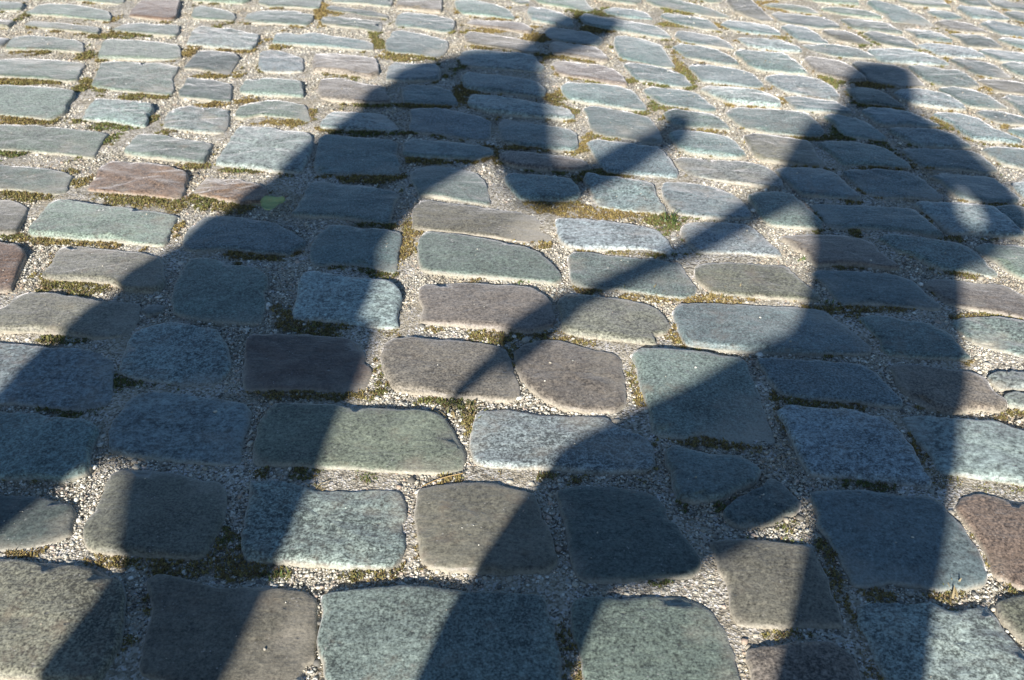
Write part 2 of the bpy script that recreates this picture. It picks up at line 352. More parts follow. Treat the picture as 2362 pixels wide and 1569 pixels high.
 ('G',9.1,[-1430,2615,-1371,2612,-1277,2599,-1183,2581,-1157,2569,-1145,2526,-1142,2475,-1131,2437,-1145,2399,-1154,2385,-1214,2402,-1292,2421,-1349,2426]),
 ('GS',9.2,[-1084,2457,-1081,2515,-1044,2515,-965,2495,-918,2467,-910,2430,-914,2404,-902,2374,-902,2337,-951,2354,-1002,2374,-1072,2389,-1077,2417]),
 ('GS',6.2,[-863,2377,-871,2436,-857,2458,-817,2470,-744,2455,-721,2441,-703,2374,-701,2302,-749,2308,-805,2321,-853,2333]),
 ('G',6.7,[-1163,2800,-1114,2819,-1015,2808,-941,2783,-933,2722,-931,2683,-905,2610,-899,2561,-915,2557,-993,2580,-1074,2601,-1131,2626,-1146,2706]),
 ('D',7.8,[-888,2663,-882,2680,-824,2666,-765,2642,-749,2603,-733,2516,-752,2513,-793,2526,-868,2542,-884,2582,-881,2618]),
 ('D',6.2,[-922,2772,-916,2868,-908,2901,-868,2909,-798,2879,-783,2843,-785,2792,-785,2715,-827,2739,-879,2758]),
 ('GS',7.7,[-973,3003,-988,3119,-980,3153,-907,3135,-811,3091,-774,3064,-760,2969,-771,2932,-828,2940,-917,2969,-969,2980]),
 ('G',8.8,[-1191,2860,-1219,2973,-1213,3007,-1140,3007,-1054,2991,-996,2973,-972,2921,-956,2860,-979,2842,-1091,2846,-1181,2850]),
 ('G',6.4,[-1240,3121,-1220,3180,-1181,3193,-1107,3172,-1043,3156,-1024,3087,-1027,3060,-1115,3083,-1190,3106]),
 ('K',9.1,[-1233,3272,-1246,3342,-1247,3405,-1246,3462,-1193,3483,-1118,3443,-1094,3342,-1075,3242,-1086,3220,-1143,3238]),
 ('G',6.2,[-1031,3263,-1048,3359,-1028,3382,-976,3350,-912,3306,-887,3258,-889,3215,-947,3229,-1019,3246]),
 ('G',7.3,[-1581,3309,-1571,3371,-1539,3399,-1462,3389,-1375,3349,-1316,3314,-1287,3258,-1277,3215,-1355,3237,-1474,3275,-1566,3292]),
 ('NG',5.9,[-1532,3172,-1530,3213,-1483,3209,-1385,3176,-1294,3144,-1279,3121,-1273,3081,-1344,3109,-1457,3140]),
 ('G',6.4,[-1495,2944,-1512,3032,-1474,3056,-1386,3043,-1316,3017,-1281,2984,-1253,2904,-1280,2912,-1345,2930,-1410,2930,-1478,2937]),
 ('G',5.9,[-1525,2829,-1466,2836,-1426,2855,-1341,2840,-1240,2822,-1214,2805,-1207,2761,-1192,2702,-1187,2670,-1215,2663,-1314,2686,-1408,2696,-1470,2702]),
 ('G',7.4,[-1796,3446,-1715,3427,-1653,3418,-1616,3380,-1612,3335,-1673,3325,-1744,3325]),
 ('N',9.6,[-1696,3221,-1626,3217,-1578,3206,-1574,3174,-1571,3146,-1602,3155,-1672,3161]),
 ('G',8.0,[-1495,3524,-1332,3524,-1303,3424,-1319,3410,-1398,3432,-1465,3449]),
 ('G',8.9,[-1093,3521,-893,3521,-883,3436,-899,3410,-989,3424,-1067,3444]),
 ('BG',7.2,[-853,3231,-855,3293,-821,3320,-768,3320,-692,3301,-645,3272,-635,3243,-639,3191,-652,3169,-725,3187,-797,3198,-840,3206]),
 ('G',6.4,[-848,3418,-853,3513,-654,3513,-640,3432,-637,3355,-718,3369,-806,3378]),
 ('BG',7.1,[-618,3521,-417,3521,-403,3375,-491,3411,-601,3433]),
 ('D',7.3,[-611,3351,-599,3374,-519,3338,-442,3301,-407,3273,-397,3243,-437,3257,-513,3293,-590,3330]),
 ('DG',6.2,[-607,3216,-606,3255,-561,3255,-468,3216,-416,3196,-406,3143,-411,3103,-475,3139,-548,3163,-596,3187]),
 ('B',8.1,[-715,2995,-719,3068,-686,3077,-654,3060,-609,3077,-530,3042,-444,3013,-416,2984,-410,2924,-484,2942,-585,2967,-686,2981]),
 ('BS',6.2,[-713,2783,-735,2905,-708,2924,-654,2898,-604,2852,-587,2777,-585,2740,-640,2736,-698,2747]),
 ('P',9.9,[-567,2819,-570,2880,-542,2899,-457,2869,-394,2849,-380,2803,-370,2723,-390,2693,-437,2710,-502,2735,-553,2748]),
 ('BG',9.8,[-725,2630,-723,2664,-686,2668,-625,2664,-572,2649,-560,2602,-549,2544,-606,2554,-664,2559,-717,2570,-725,2597]),
 ('P',9.5,[-519,2620,-518,2665,-477,2675,-429,2650,-391,2623,-341,2608,-335,2563,-319,2535,-318,2498,-382,2501,-441,2513,-498,2535,-512,2571]),
 ('B',8.7,[-342,2679,-347,2780,-334,2814,-276,2796,-215,2787,-199,2740,-203,2679,-252,2666,-309,2670]),
 ('B',6.6,[-285,2534,-293,2600,-281,2628,-211,2618,-166,2585,-149,2534,-142,2483,-195,2492,-253,2500,-280,2511]),
 ('B',6.1,[-373,2947,-377,3023,-364,3096,-342,3104,-265,3067,-197,3012,-191,2947,-201,2892,-218,2865,-284,2892,-354,2910]),
 ('B',6.8,[-368,3189,-366,3283,-335,3306,-242,3261,-185,3218,-183,3124,-206,3098,-288,3140,-360,3164]),
 ('P',9.7,[-379,3368,-383,3502,-246,3513,-235,3402,-233,3315,-303,3338,-373,3359]),
 ('BG',9.2,[-190,3424,-143,3440,-68,3393,-13,3327,8,3252,-3,3234,-66,3264,-156,3293,-179,3340]),
 ('P',7.7,[-141,3183,-129,3236,-83,3219,-15,3198,39,3171,61,3124,52,3085,-28,3124,-110,3163]),
 ('PN',5.6,[-144,3064,-131,3097,-88,3088,-28,3052,38,3025,63,2975,79,2912,49,2904,-14,2938,-105,2975,-134,2998]),
 ('BS',6.6,[-155,2851,-143,2912,-93,2923,21,2886,61,2861,77,2816,90,2766,77,2729,21,2750,-57,2773,-136,2799]),
 ('B',9.5,[-138,2685,-121,2721,-73,2704,11,2679,69,2649,89,2591,84,2548,56,2548,-24,2574,-94,2591,-123,2611]),
 ('BS',9.2,[-114,2509,-103,2547,-68,2547,19,2512,77,2485,134,2466,150,2430,156,2394,131,2385,75,2399,19,2412,-52,2435,-107,2472]),
 ('B',6.6,[-25,2273,-32,2357,-18,2392,18,2375,74,2349,128,2326,151,2300,156,2256,155,2215,141,2193,96,2200,58,2217,17,2229,-17,2248]),
 ('P',8.7,[-28,2168,-11,2187,19,2182,69,2168,121,2154,158,2137,173,2111,160,2087,116,2082,48,2093,-1,2111,-23,2137]),
 ('B',9.7,[-17,2048,-1,2065,28,2052,76,2046,128,2028,139,1999,146,1961,137,1937,100,1931,54,1935,18,1943,4,1971,-9,2009]),
 ('BS',7.8,[159,2035,167,2055,201,2043,249,2029,291,2012,307,1996,308,1951,317,1907,319,1885,304,1875,259,1883,214,1892,185,1907,173,1947,170,1988]),
 ('BS',5.9,[326,1993,335,2020,370,2022,427,2003,460,1982,480,1951,490,1912,494,1874,485,1853,438,1853,381,1859,350,1874,336,1893,325,1941]),
 ('S',7.8,[90,1839,103,1845,152,1841,219,1823,272,1806,293,1792,303,1764,308,1735,311,1709,301,1702,263,1715,210,1720,145,1720,109,1730,99,1751,92,1792]),
 ('PS',5.7,[372,2141,388,2155,449,2145,521,2127,567,2103,586,2075,593,2018,582,1991,547,2003,501,2020,434,2043,395,2062,382,2096]),
 ('B',9.8,[178,2240,197,2253,266,2231,341,2198,353,2171,362,2120,369,2069,361,2041,324,2048,265,2063,213,2077,201,2116,188,2182]),
 ('B',9.6,[380,2284,394,2305,434,2305,484,2284,521,2266,534,2225,541,2170,522,2155,466,2167,417,2187,394,2207,386,2243]),
 ('BG',8.1,[385,2425,413,2445,466,2423,504,2405,525,2366,531,2326,504,2324,454,2339,406,2354,388,2383]),
 ('B',5.7,[183,2456,204,2471,273,2442,326,2411,345,2392,354,2346,358,2292,358,2254,342,2241,284,2267,232,2279,202,2300,193,2338,191,2405]),
 ('B',9.7,[132,2609,149,2637,209,2627,288,2609,320,2580,332,2537,344,2474,338,2446,316,2449,262,2474,206,2501,150,2523,136,2571]),
 ('P',8.1,[113,2805,130,2830,180,2815,255,2782,284,2746,301,2692,310,2629,284,2632,218,2673,159,2698,130,2730]),
 ('P',7.8,[112,2974,134,3001,172,2978,246,2945,263,2913,277,2838,259,2823,199,2855,150,2882,122,2886]),
 ('B',6.9,[99,3097,115,3146,163,3125,229,3090,260,3059,273,3013,254,2968,206,2987,155,3013,114,3043]),
 ('B',7.4,[51,3309,59,3369,98,3354,152,3304,185,3244,195,3169,175,3147,111,3202,68,3227]),
 ('B',7.7,[218,3248,234,3289,291,3256,375,3205,456,3151,473,3099,483,3042,459,3042,364,3095,282,3139,231,3180]),
 ('G',7.7,[65,3519,229,3519,254,3406,267,3335,242,3320,173,3370,93,3415]),
 ('B',8.5,[302,3333,335,3355,404,3321,436,3288,447,3224,413,3229,346,3265,308,3296]),
 ('DG',8.1,[288,3518,429,3518,433,3440,411,3405,360,3423,300,3473]),
 ('BG',5.8,[451,3443,474,3493,564,3443,628,3372,667,3321,697,3262,648,3267,566,3321,484,3381]),
 ('B',6.4,[478,3261,501,3293,557,3261,622,3219,640,3166,641,3120,591,3137,528,3178,495,3219]),
 ('B',5.5,[497,3058,512,3106,567,3089,627,3050,648,3008,654,2940,628,2952,567,2981,513,3011]),
 ('BD',9.0,[476,2951,500,2978,547,2958,603,2909,627,2854,641,2797,616,2794,559,2831,501,2864,485,2916]),
 ('B',7.8,[304,2977,313,3043,343,3056,405,3008,443,2969,448,2903,454,2849,458,2775,426,2779,369,2814,318,2849,306,2932]),
 ('B',8.1,[316,2786,329,2804,395,2779,452,2737,472,2706,485,2629,459,2619,409,2641,367,2662,341,2675,328,2728]),
 ('B',9.6,[497,2772,509,2797,566,2776,636,2741,666,2703,676,2622,644,2612,574,2643,517,2664,506,2725]),
 ('B',7.5,[350,2594,371,2616,433,2597,488,2567,496,2530,510,2488,518,2452,497,2441,444,2466,390,2488,367,2530]),
 ('BS',9.4,[505,2600,526,2628,584,2618,650,2583,681,2544,692,2490,683,2470,618,2488,564,2503,539,2541]),
 ('B',6.1,[542,2435,571,2467,625,2458,681,2441,734,2427,749,2400,757,2352,757,2306,739,2278,687,2286,625,2304,572,2332,554,2376]),
 ('PN',8.2,[556,2270,577,2286,642,2268,678,2253,703,2244,707,2211,706,2161,713,2117,696,2108,625,2126,577,2141,562,2161,559,2223]),
 ('B',7.3,[723,2228,743,2240,805,2238,851,2216,877,2198,890,2157,904,2120,899,2096,869,2103,809,2114,752,2114,744,2153,733,2198]),
 ('B',5.8,[910,2195,953,2207,1001,2197,1067,2190,1084,2167,1088,2123,1089,2084,1065,2071,1014,2091,969,2101,931,2106,919,2145]),
 ('B',9.2,[917,2304,936,2322,988,2316,1038,2304,1067,2282,1074,2249,1077,2213,1046,2213,983,2220,948,2231,937,2264]),
 ('B',8.7,[780,2399,798,2411,848,2389,872,2359,886,2314,896,2267,878,2254,840,2265,804,2286,796,2314,796,2356]),
 ('B',9.9,[885,2433,906,2450,948,2447,998,2428,1018,2402,1036,2374,1053,2343,1025,2340,974,2353,920,2348,906,2367,897,2404]),
 ('B',10.0,[1059,2414,1081,2426,1132,2417,1162,2383,1172,2332,1191,2284,1208,2241,1184,2236,1159,2251,1102,2258,1090,2301,1084,2357]),
 ('B',6.4,[1174,2431,1200,2445,1246,2421,1280,2395,1309,2366,1297,2338,1263,2353,1221,2358,1197,2380]),
 ('B',8.1,[1208,2317,1233,2327,1285,2313,1274,2259,1227,2267,1214,2292]),
 ('B',7.7,[1098,2194,1132,2206,1193,2189,1243,2171,1222,2075,1178,2064,1153,2092,1123,2121,1107,2156]),
 ('BS',8.3,[1012,2570,1038,2594,1081,2591,1119,2576,1151,2543,1160,2502,1159,2461,1123,2461,1073,2481,1037,2502,1020,2537]),
 ('D',8.6,[889,2600,936,2603,969,2579,984,2543,1000,2490,1004,2467,972,2476,921,2495,897,2503,893,2552]),
 ('B',7.3,[714,2539,737,2551,786,2528,837,2503,855,2450,858,2423,831,2423,793,2440,727,2455,719,2498]),
 ('BS',6.1,[697,2691,742,2715,799,2701,850,2659,861,2597,861,2547,842,2517,779,2553,726,2591,701,2637]),
 ('PN',7.8,[840,2847,856,2869,898,2850,937,2819,955,2769,966,2702,964,2663,925,2663,887,2686,847,2733,842,2786]),
 ('D',5.7,[961,2792,978,2818,1027,2803,1083,2782,1109,2749,1113,2683,1110,2629,1049,2626,997,2649,972,2668,969,2742]),
 ('BD',7.9,[1114,2775,1145,2782,1194,2745,1245,2736,1256,2689,1257,2626,1219,2613,1153,2626,1124,2695]),
 ('B',5.9,[1139,2600,1175,2610,1225,2585,1254,2547,1263,2495,1266,2459,1237,2465,1185,2476,1166,2504,1153,2547]),
 ('PD',5.6,[1263,2662,1290,2678,1345,2665,1385,2643,1426,2607,1400,2548,1352,2563,1300,2584,1281,2622]),
 ('B',6.3,[1280,2538,1304,2554,1341,2541,1392,2506,1343,2368,1317,2382,1292,2422,1291,2492]),
 ('D',6.5,[1252,2831,1278,2842,1330,2820,1365,2787,1369,2735,1373,2687,1341,2690,1289,2713,1271,2745,1261,2794]),
 ('BS',8.9,[1042,2911,1080,2929,1158,2921,1197,2894,1219,2852,1238,2797,1196,2794,1138,2808,1065,2820,1048,2852]),
 ('B',6.6,[859,2968,882,2976,960,2964,1017,2932,1036,2895,1043,2854,996,2858,922,2878,883,2915]),
 ('BS',9.0,[680,3032,709,3040,758,3017,805,3003,836,2962,847,2904,802,2912,742,2935,701,2965]),
 ('B',9.0,[651,2902,670,2921,734,2898,787,2877,802,2830,816,2771,822,2722,777,2729,704,2751,673,2790,661,2847]),
 ('D',7.1,[1080,3085,1098,3102,1156,3069,1189,3035,1197,2987,1205,2932,1168,2947,1107,2983,1091,3016]),
 ('PD',7.0,[958,3106,983,3115,1029,3091,1051,3050,1070,3003,1079,2984,1034,2988,986,3021,968,3058]),
 ('B',9.1,[840,3145,875,3163,917,3122,931,3069,937,3021,943,2984,902,2992,867,3011,855,3058]),
 ('B',7.5,[656,3180,685,3218,756,3188,802,3161,818,3107,820,3068,781,3072,721,3096,677,3137]),
 ('BD',5.6,[843,3300,868,3319,936,3270,1001,3248,1018,3214,1021,3143,957,3143,895,3172,852,3214]),
 ('PD',9.9,[718,3431,749,3480,801,3417,818,3314,833,3219,797,3219,755,3272,729,3323]),
 ('D',9.8,[1046,3221,1070,3235,1146,3206,1181,3171,1189,3115,1195,3081,1149,3093,1086,3119,1063,3141]),
 ('DG',9.6,[1013,3347,1054,3357,1128,3324,1162,3289,1182,3238,1125,3251,1064,3285]),
 ('G',6.1,[833,3390,863,3413,927,3385,975,3355,999,3291,962,3301,898,3338]),
 ('G',8.1,[960,3518,1156,3518,1152,3395,1080,3413,1013,3438]),
 ('B',7.5,[1185,3414,1212,3424,1283,3357,1308,3290,1322,3225,1327,3160,1280,3183,1211,3208,1206,3281,1192,3348]),
 ('G',6.0,[1314,3514,1441,3525,1449,3420,1448,3360,1396,3365,1333,3397,1308,3433]),
 ('B',6.7,[1353,3318,1384,3336,1423,3294,1440,3243,1385,3234,1362,3270]),
 ('PD',9.6,[1336,3191,1370,3207,1430,3172,1451,3136,1463,3085,1420,3094,1360,3118,1345,3154]),
 ('B',7.0,[1219,3137,1249,3146,1288,3110,1313,3060,1319,2997,1271,3009,1233,3042,1227,3090]),
 ('D',7.1,[1338,3071,1365,3080,1419,3052,1446,3016,1451,2948,1398,2952,1356,2970,1353,3034]),
 ('BS',9.1,[1207,2970,1243,2982,1316,2953,1353,2919,1360,2853,1299,2861,1242,2877,1225,2926]),
 ('B',7.7,[1362,2906,1402,2925,1491,2896,1550,2862,1517,2786,1459,2816,1397,2829,1381,2869]),
 ('B',5.8,[1388,2799,1418,2817,1452,2803,1507,2766,1467,2646,1410,2700,1394,2742]),
 ('B',8.9,[1469,3024,1503,3040,1542,3017,1591,2986,1567,2900,1508,2935,1484,2975]),
 ('B',7.2,[1475,3187,1515,3210,1553,3175,1592,3135,1620,3080,1595,3021,1557,3049,1500,3080,1485,3127]),
 ('B',8.0,[1463,3354,1481,3377,1550,3345,1578,3303,1586,3229,1527,3238,1479,3251,1471,3303]),
 ('D',9.2,[1507,3504,1593,3515,1588,3374,1532,3389,1509,3430]),
 ('D',8.2,[1611,3485,1644,3475,1649,3410,1694,3374,1731,3335,1712,3291,1674,3326,1624,3348,1608,3401]),
 ('D',8.4,[1600,3301,1628,3311,1655,3285,1705,3245,1675,3174,1621,3202,1601,3245]),
 ('D',4.5,[-652,1496,-638,1515,-616,1509,-618,1493,-635,1483]),
 ('G',4.5,[-16,3529,51,3529,59,3416,25,3405,-1,3452]),
 ('G',4.5,[639,3529,721,3529,705,3436,667,3426,635,3454]),
 ('G',4.5,[1215,3524,1294,3529,1296,3477,1246,3468]),
]
BASE = {'G': (0.163, 0.212, 0.169), 'B': (0.150, 0.205, 0.195), 'S': (0.275, 0.337, 0.328), 'P': (0.181, 0.161, 0.129),
        'K': (0.150, 0.100, 0.070), 'N': (0.166, 0.172, 0.128), 'D': (0.099, 0.128, 0.113), 'R': (0.213, 0.150, 0.104)}
GREY = (0.175, 0.185, 0.18)

def smooth_outline(P, n=40, seed=0.0):
    """closed centripetal-ish spline through the outline, resampled and slightly roughened"""
    P = np.asarray(P, float)
    m = len(P)
    out = []
    for i in range(m):
        p0, p1, p2, p3 = P[i - 1], P[i], P[(i + 1) % m], P[(i + 2) % m]
        k = 0.3
        for t in np.linspace(0, 1, 8, endpoint=False):
            a = 2 * t ** 3 - 3 * t ** 2 + 1; b = t ** 3 - 2 * t ** 2 + t
            c = -2 * t ** 3 + 3 * t ** 2; d = t ** 3 - t ** 2
            s = np.linalg.norm(p2 - p1)
            m1 = (p2 - p0); m1 = m1 / (np.linalg.norm(m1) + 1e-9) * s * k
            m2 = (p3 - p1); m2 = m2 / (np.linalg.norm(m2) + 1e-9) * s * k
            out.append(a * p1 + b * m1 + c * p2 + d * m2)
    out = np.array(out)
    d = np.r_[0, np.cumsum(np.linalg.norm(np.diff(np.r_[out, out[:1]], axis=0), axis=1))]
    s = np.linspace(0, d[-1], n, endpoint=False)
    o2 = np.r_[out, out[:1]]
    q = np.stack([np.interp(s, d, o2[:, 0]), np.interp(s, d, o2[:, 1])], 1)
    c = q.mean(0)
    for i in range(n):
        v = q[i] - c
        q[i] += v / np.linalg.norm(v) * 0.0030
        r = np.linalg.norm(v)
        j = 0.0022 * noise.noise(Vector((q[i, 0] * 55, q[i, 1] * 55, seed))) + 0.0017 * noise.noise(Vector((q[i, 0] * 170, q[i, 1] * 170, seed + 9)))
        q[i] += v / r * j
    return q

RINGS = [  # inset metres, share of the height
    (-0.0030, None), (0.0, -0.20), (0.0010, 0.42), (0.0030, 0.76), (0.0052, 0.95), (0.0130, 1.0)]

def sett_geometry(Q, h, dome, tilt, rough, seed):
    """Q: outline round the origin; returns verts, faces of one rounded sett"""
    n = len(Q)
    R = np.linalg.norm(Q, axis=1)
    V, F = [], []
    small = R.min()
    def relief(x, y):
        p = Vector((x, y, seed))
        z = 0.0016 * noise.noise(p * 22) + 0.0008 * noise.noise(p * 60) + 0.00035 * noise.noise(p * 160)
        if rough > 0.3:
            s = noise.noise(Vector((x * 26 + seed, y * 62, seed)))
            z += rough * 0.0034 * (math.floor(s * 3.0 + 0.5) / 3.0 * 0.7 + s * 0.3)
        return z * (1 + 0.6 * rough)
    def put(x, y, zf, amp):
        rr = min(1.0, math.hypot(x, y) / (R.mean()))
        z = -0.03 if zf is None else h * zf + (dome * (1 - rr * rr) + tilt[0] * x + tilt[1] * y + relief(x, y)) * amp
        V.append((x, y, z))
    rc = random.Random(seed)
    bev = [max(0.35, 1.0 + 0.9 * noise.noise(Vector((Q[i, 0] * 38, Q[i, 1] * 38, seed + 4))) + 0.5 * noise.noise(Vector((Q[i, 0] * 110, Q[i, 1] * 110, seed + 6)))) for i in range(n)]
    for _ in range(rc.choice((0, 1, 1, 2, 3))):                 # spalled corners
        i0, wd, am = rc.randrange(n), rc.uniform(1.2, 3.2), rc.uniform(0.8, 2.2)
        for d in range(-6, 7):
            bev[(i0 + d) % n] += am * math.exp(-(d / wd) ** 2)
    for inset, zf in RINGS:
        ins = min(inset, small * 0.44 * (inset / 0.0130)) if inset > 0 else inset
        amp = 0.0 if zf is None else max(0.0, min(1.0, zf))
        for i in range(n):
            k = 1 - (min(ins * bev[i], small * 0.42) if 0 < inset < 0.012 else ins) / R[i]
            put(Q[i, 0] * k, Q[i, 1] * k, zf, amp)
    last = [1 - min(0.0130, small * 0.44) / R[i] for i in range(n)]
    sub = (0.80, 0.60, 0.40, 0.2)
    for s in sub:
        for i in range(n):
            put(Q[i, 0] * last[i] * s, Q[i, 1] * last[i] * s, 1.0, 1.0)
    put(0, 0, 1.0, 1.0)
    nr = len(RINGS) + len(sub)
    for r in range(nr - 1):
        for i in range(n):
            j = (i + 1) % n
            F.append((r * n + i, r * n + j, (r + 1) * n + j, (r + 1) * n + i))
    b = (nr - 1) * n
    for i in range(n):
        F.append((b + i, b + (i + 1) % n, nr * n))
    return V, F

# raster of what the setts cover (4 mm cells), used to keep grit and moss in the joints
X0, Y0, X1, Y1, CELL = -4.6, -3.6, 4.8, 6.6, 0.004
NX, NY = int((X1 - X0) / CELL), int((Y1 - Y0) / CELL)
COVER = np.zeros((NY, NX), bool)
def cover(q):
    i0, i1 = int((q[:, 0].min() - X0) / CELL), int((q[:, 0].max() - X0) / CELL) + 2
    j0, j1 = int((q[:, 1].min() - Y0) / CELL), int((q[:, 1].max() - Y0) / CELL) + 2
    i0, j0, i1, j1 = max(i0, 0), max(j0, 0), min(i1, NX), min(j1, NY)
    gx, gy = np.meshgrid(X0 + (np.arange(i0, i1) + 0.5) * CELL, Y0 + (np.arange(j0, j1) + 0.5) * CELL)
    ins = np.zeros(gx.shape, bool)
    n = len(q)
    for k in range(n):
        a, b = q[k], q[(k + 1) % n]
        if a[1] == b[1]:
            continue
        c = ((a[1] > gy) != (b[1] > gy)) & (gx < (b[0] - a[0]) * (gy - a[1]) / (b[1] - a[1]) + a[0])
        ins ^= c
    return (slice(j0, j1), slice(i0, i1)), ins
def covered(x, y):
    i = np.clip(((x - X0) / CELL).astype(int), 0, NX - 1)
    j = np.clip(((y - Y0) / CELL).astype(int), 0, NY - 1)
    return COVER[j, i]

# ---------------------------------------------------------------- ground and paving bed
t_ = 150.0
ground = mesh_obj('ground', [(-t_, -t_, -0.016), (t_, -t_, -0.016), (t_, t_, -0.016), (-t_, t_, -0.016)], [(0, 1, 2, 3)], M_MORTAR, smooth=False)
tag(ground, 'bare sandy ground beyond the cobbled street', kind='structure')

def bed():
    step = 0.014
    xs = np.arange(-4.4, 4.6, step); ys = np.arange(-3.4, 6.4, step)
    gx, gy = np.meshgrid(xs, ys)
    z = np.zeros(gx.shape)
    for s, a in ((17.0, 0.0022), (41.0, 0.0014), (90.0, 0.0009)):
        ph = rng.uniform(0, 6, 12)
        for k in range(6):
            th = rng.uniform(0, 6.28)
            z += a / 2.4 * np.sin((gx * math.cos(th) + gy * math.sin(th)) * s * rng.uniform(0.7, 1.3) + ph[k])
    V = np.stack([gx.ravel(), gy.ravel(), z.ravel() - 0.001], 1)
    ny, nx = gx.shape
    a = (np.arange(ny - 1)[:, None] * nx + np.arange(nx - 1)[None, :]).ravel()
    F = np.concatenate([np.stack([a, a + 1, a + nx + 1], 1), np.stack([a, a + nx + 1, a + nx], 1)])
    return tri_mesh('pavement', V, F, M_MORTAR, smooth=True)
pavement = bed()
tag(pavement, 'old street paving of grey granite setts in sandy joints', kind='structure')

def sett_colour(code, seed):
    r = random.Random(seed)
    cs = [BASE[c] for c in code]
    c = [sum(x[i] for x in cs) / len(cs) for i in range(3)]
    v = r.uniform(0.78, 1.18)
    return tuple(x * v * r.uniform(0.97, 1.03) for x in c)

TOPS = []           # spots on the stone tops where a loose grain lies
for idx, (code, hmm, pts) in enumerate(SETTS):
    P = np.array(pts, float).reshape(-1, 2) / 1000.0
    q = smooth_outline(P, 72, idx * 1.7)
    a2 = np.roll(q, -1, 0)
    cr = q[:, 0] * a2[:, 1] - a2[:, 0] * q[:, 1]
    if cr.sum() < 0:
        q = q[::-1]
    c = (q.min(0) + q.max(0)) / 2
    sl, ins = cover(q)
    COVER[sl] |= ins
    rs = random.Random(idx)
    fleck = 0.9 if 'S' in code else (0.35 if 'R' in code else rs.uniform(0.05, 0.3))
    rough = 0.75 if code in ('GS', 'NS', 'R') else (0.45 if 'S' in code else rs.choice((0.05, 0.1, 0.15, 0.35)))
    V, F = sett_geometry(q - c, hmm / 1000.0, rs.uniform(0.0005, 0.0034), (rs.gauss(0, 0.020), rs.gauss(0, 0.024)), rough, idx * 3.1)
    o = mesh_obj('cobblestone', V, F, M_STONE, pavement)
    o.location = (c[0], c[1], 0)
    o.color = (*sett_colour(code, idx), fleck)
    ntop = len(V) - 4 * 72 - 1
    for _ in range(rs.choice((0, 1, 2, 4))):
        p = V[rs.randrange(ntop, len(V))]
        TOPS.append((p[0] + c[0], p[1] + c[1], p[2]))

# the paving goes on beyond the traced area: rows of the same setts, joined
FRAME = np.array([(-0.582, 0.709), (0.582, 0.709), (1.799, 3.533), (-1.799, 3.533)])
def in_frame(x, y, grow=0.0):
    n = len(FRAME); s = True
    for k in range(n):
        a, b = FRAME[k], FRAME[(k + 1) % n]
        d = b - a
        s &= (d[0] * (y - a[1]) - d[1] * (x - a[0])) / math.hypot(*d) > -grow
    return s
def outer():
    V, F, near = [], [], []
    y = -3.2
    r = random.Random(5)
    k = 0
    while y < 6.1:
        x = -4.2 + r.uniform(0, 0.2)
        dep = r.uniform(0.135, 0.165)
        while x < 4.3:
            wd = r.uniform(0.15, 0.25)
            cx, cy = x + wd / 2, y - 0.06 * (x) + dep / 2
            x += wd + r.uniform(0.018, 0.032)
            hw, hd = wd / 2, dep / 2
            crn = []
            for sx, sy in ((-1, -1), (0, -1.04), (1, -1), (1.05, 0), (1, 1), (0, 1.04), (-1, 1), (-1.05, 0)):
                crn.append((cx + sx * hw * r.uniform(0.9, 1.0), cy + sy * hd * r.uniform(0.9, 1.0)))
            k += 1
            if in_frame(cx, cy, 0.0):
                continue
            for shrink in (1.0, 0.8, 0.62, 0.46):                # squeeze a smaller sett into what room is left
                q = smooth_outline((np.array(crn) - (cx, cy)) * shrink + (cx, cy), 24, k * 0.7)
                sl, ins = cover(q)
                if (COVER[sl] & ins).sum() <= 0.01 * ins.sum():
                    break
            else:
                continue
            COVER[sl] |= ins
            c = np.array((cx, cy))
            v, f = sett_geometry(q - c, r.uniform(0.006, 0.010), r.uniform(0.001, 0.0045), (r.gauss(0, 0.02), r.gauss(0, 0.024)), 0.1, k * 2.3)
            near.append((math.hypot(cx, cy - 1.6), k, cx, cy, v, f))
        y += dep + r.uniform(0.018, 0.03)
    near.sort(key=lambda a: a[0])
    for d, k, cx, cy, v, f in near[:95]:                          # the nearest ones are setts of their own too
        o = mesh_obj('cobblestone', v, f, M_STONE, pavement)
        o.location = (cx, cy, 0)
        o.color = (*sett_colour(r.choice(('B', 'B', 'G', 'BG', 'N', 'P', 'PN', 'D', 'S')), k), r.uniform(0.05, 0.6))
    for d, k, cx, cy, v, f in near[95:]:
        o = len(V)
        V += [(p[0] + cx, p[1] + cy, p[2]) for p in v]
        F += [tuple(i + o for i in ff) for ff in f]
    o = mesh_obj('cobblestone_field', V, F, M_STONE, pavement)
    o['kind'] = 'stuff'
    o.color = (0.165, 0.190, 0.188, 0.3)
outer()

# ---------------------------------------------------------------- grit in the joints
def frame_points(n, ymin, ymax, grow):
    x = rng.uniform(FRAME[:, 0].min() - grow, FRAME[:, 0].max() + grow, n)
    y = rng.uniform(ymin, ymax, n)
    m = in_frame(x, y, grow)
    x, y = x[m], y[m]
    m = ~covered(x, y)
    return x[m], y[m]

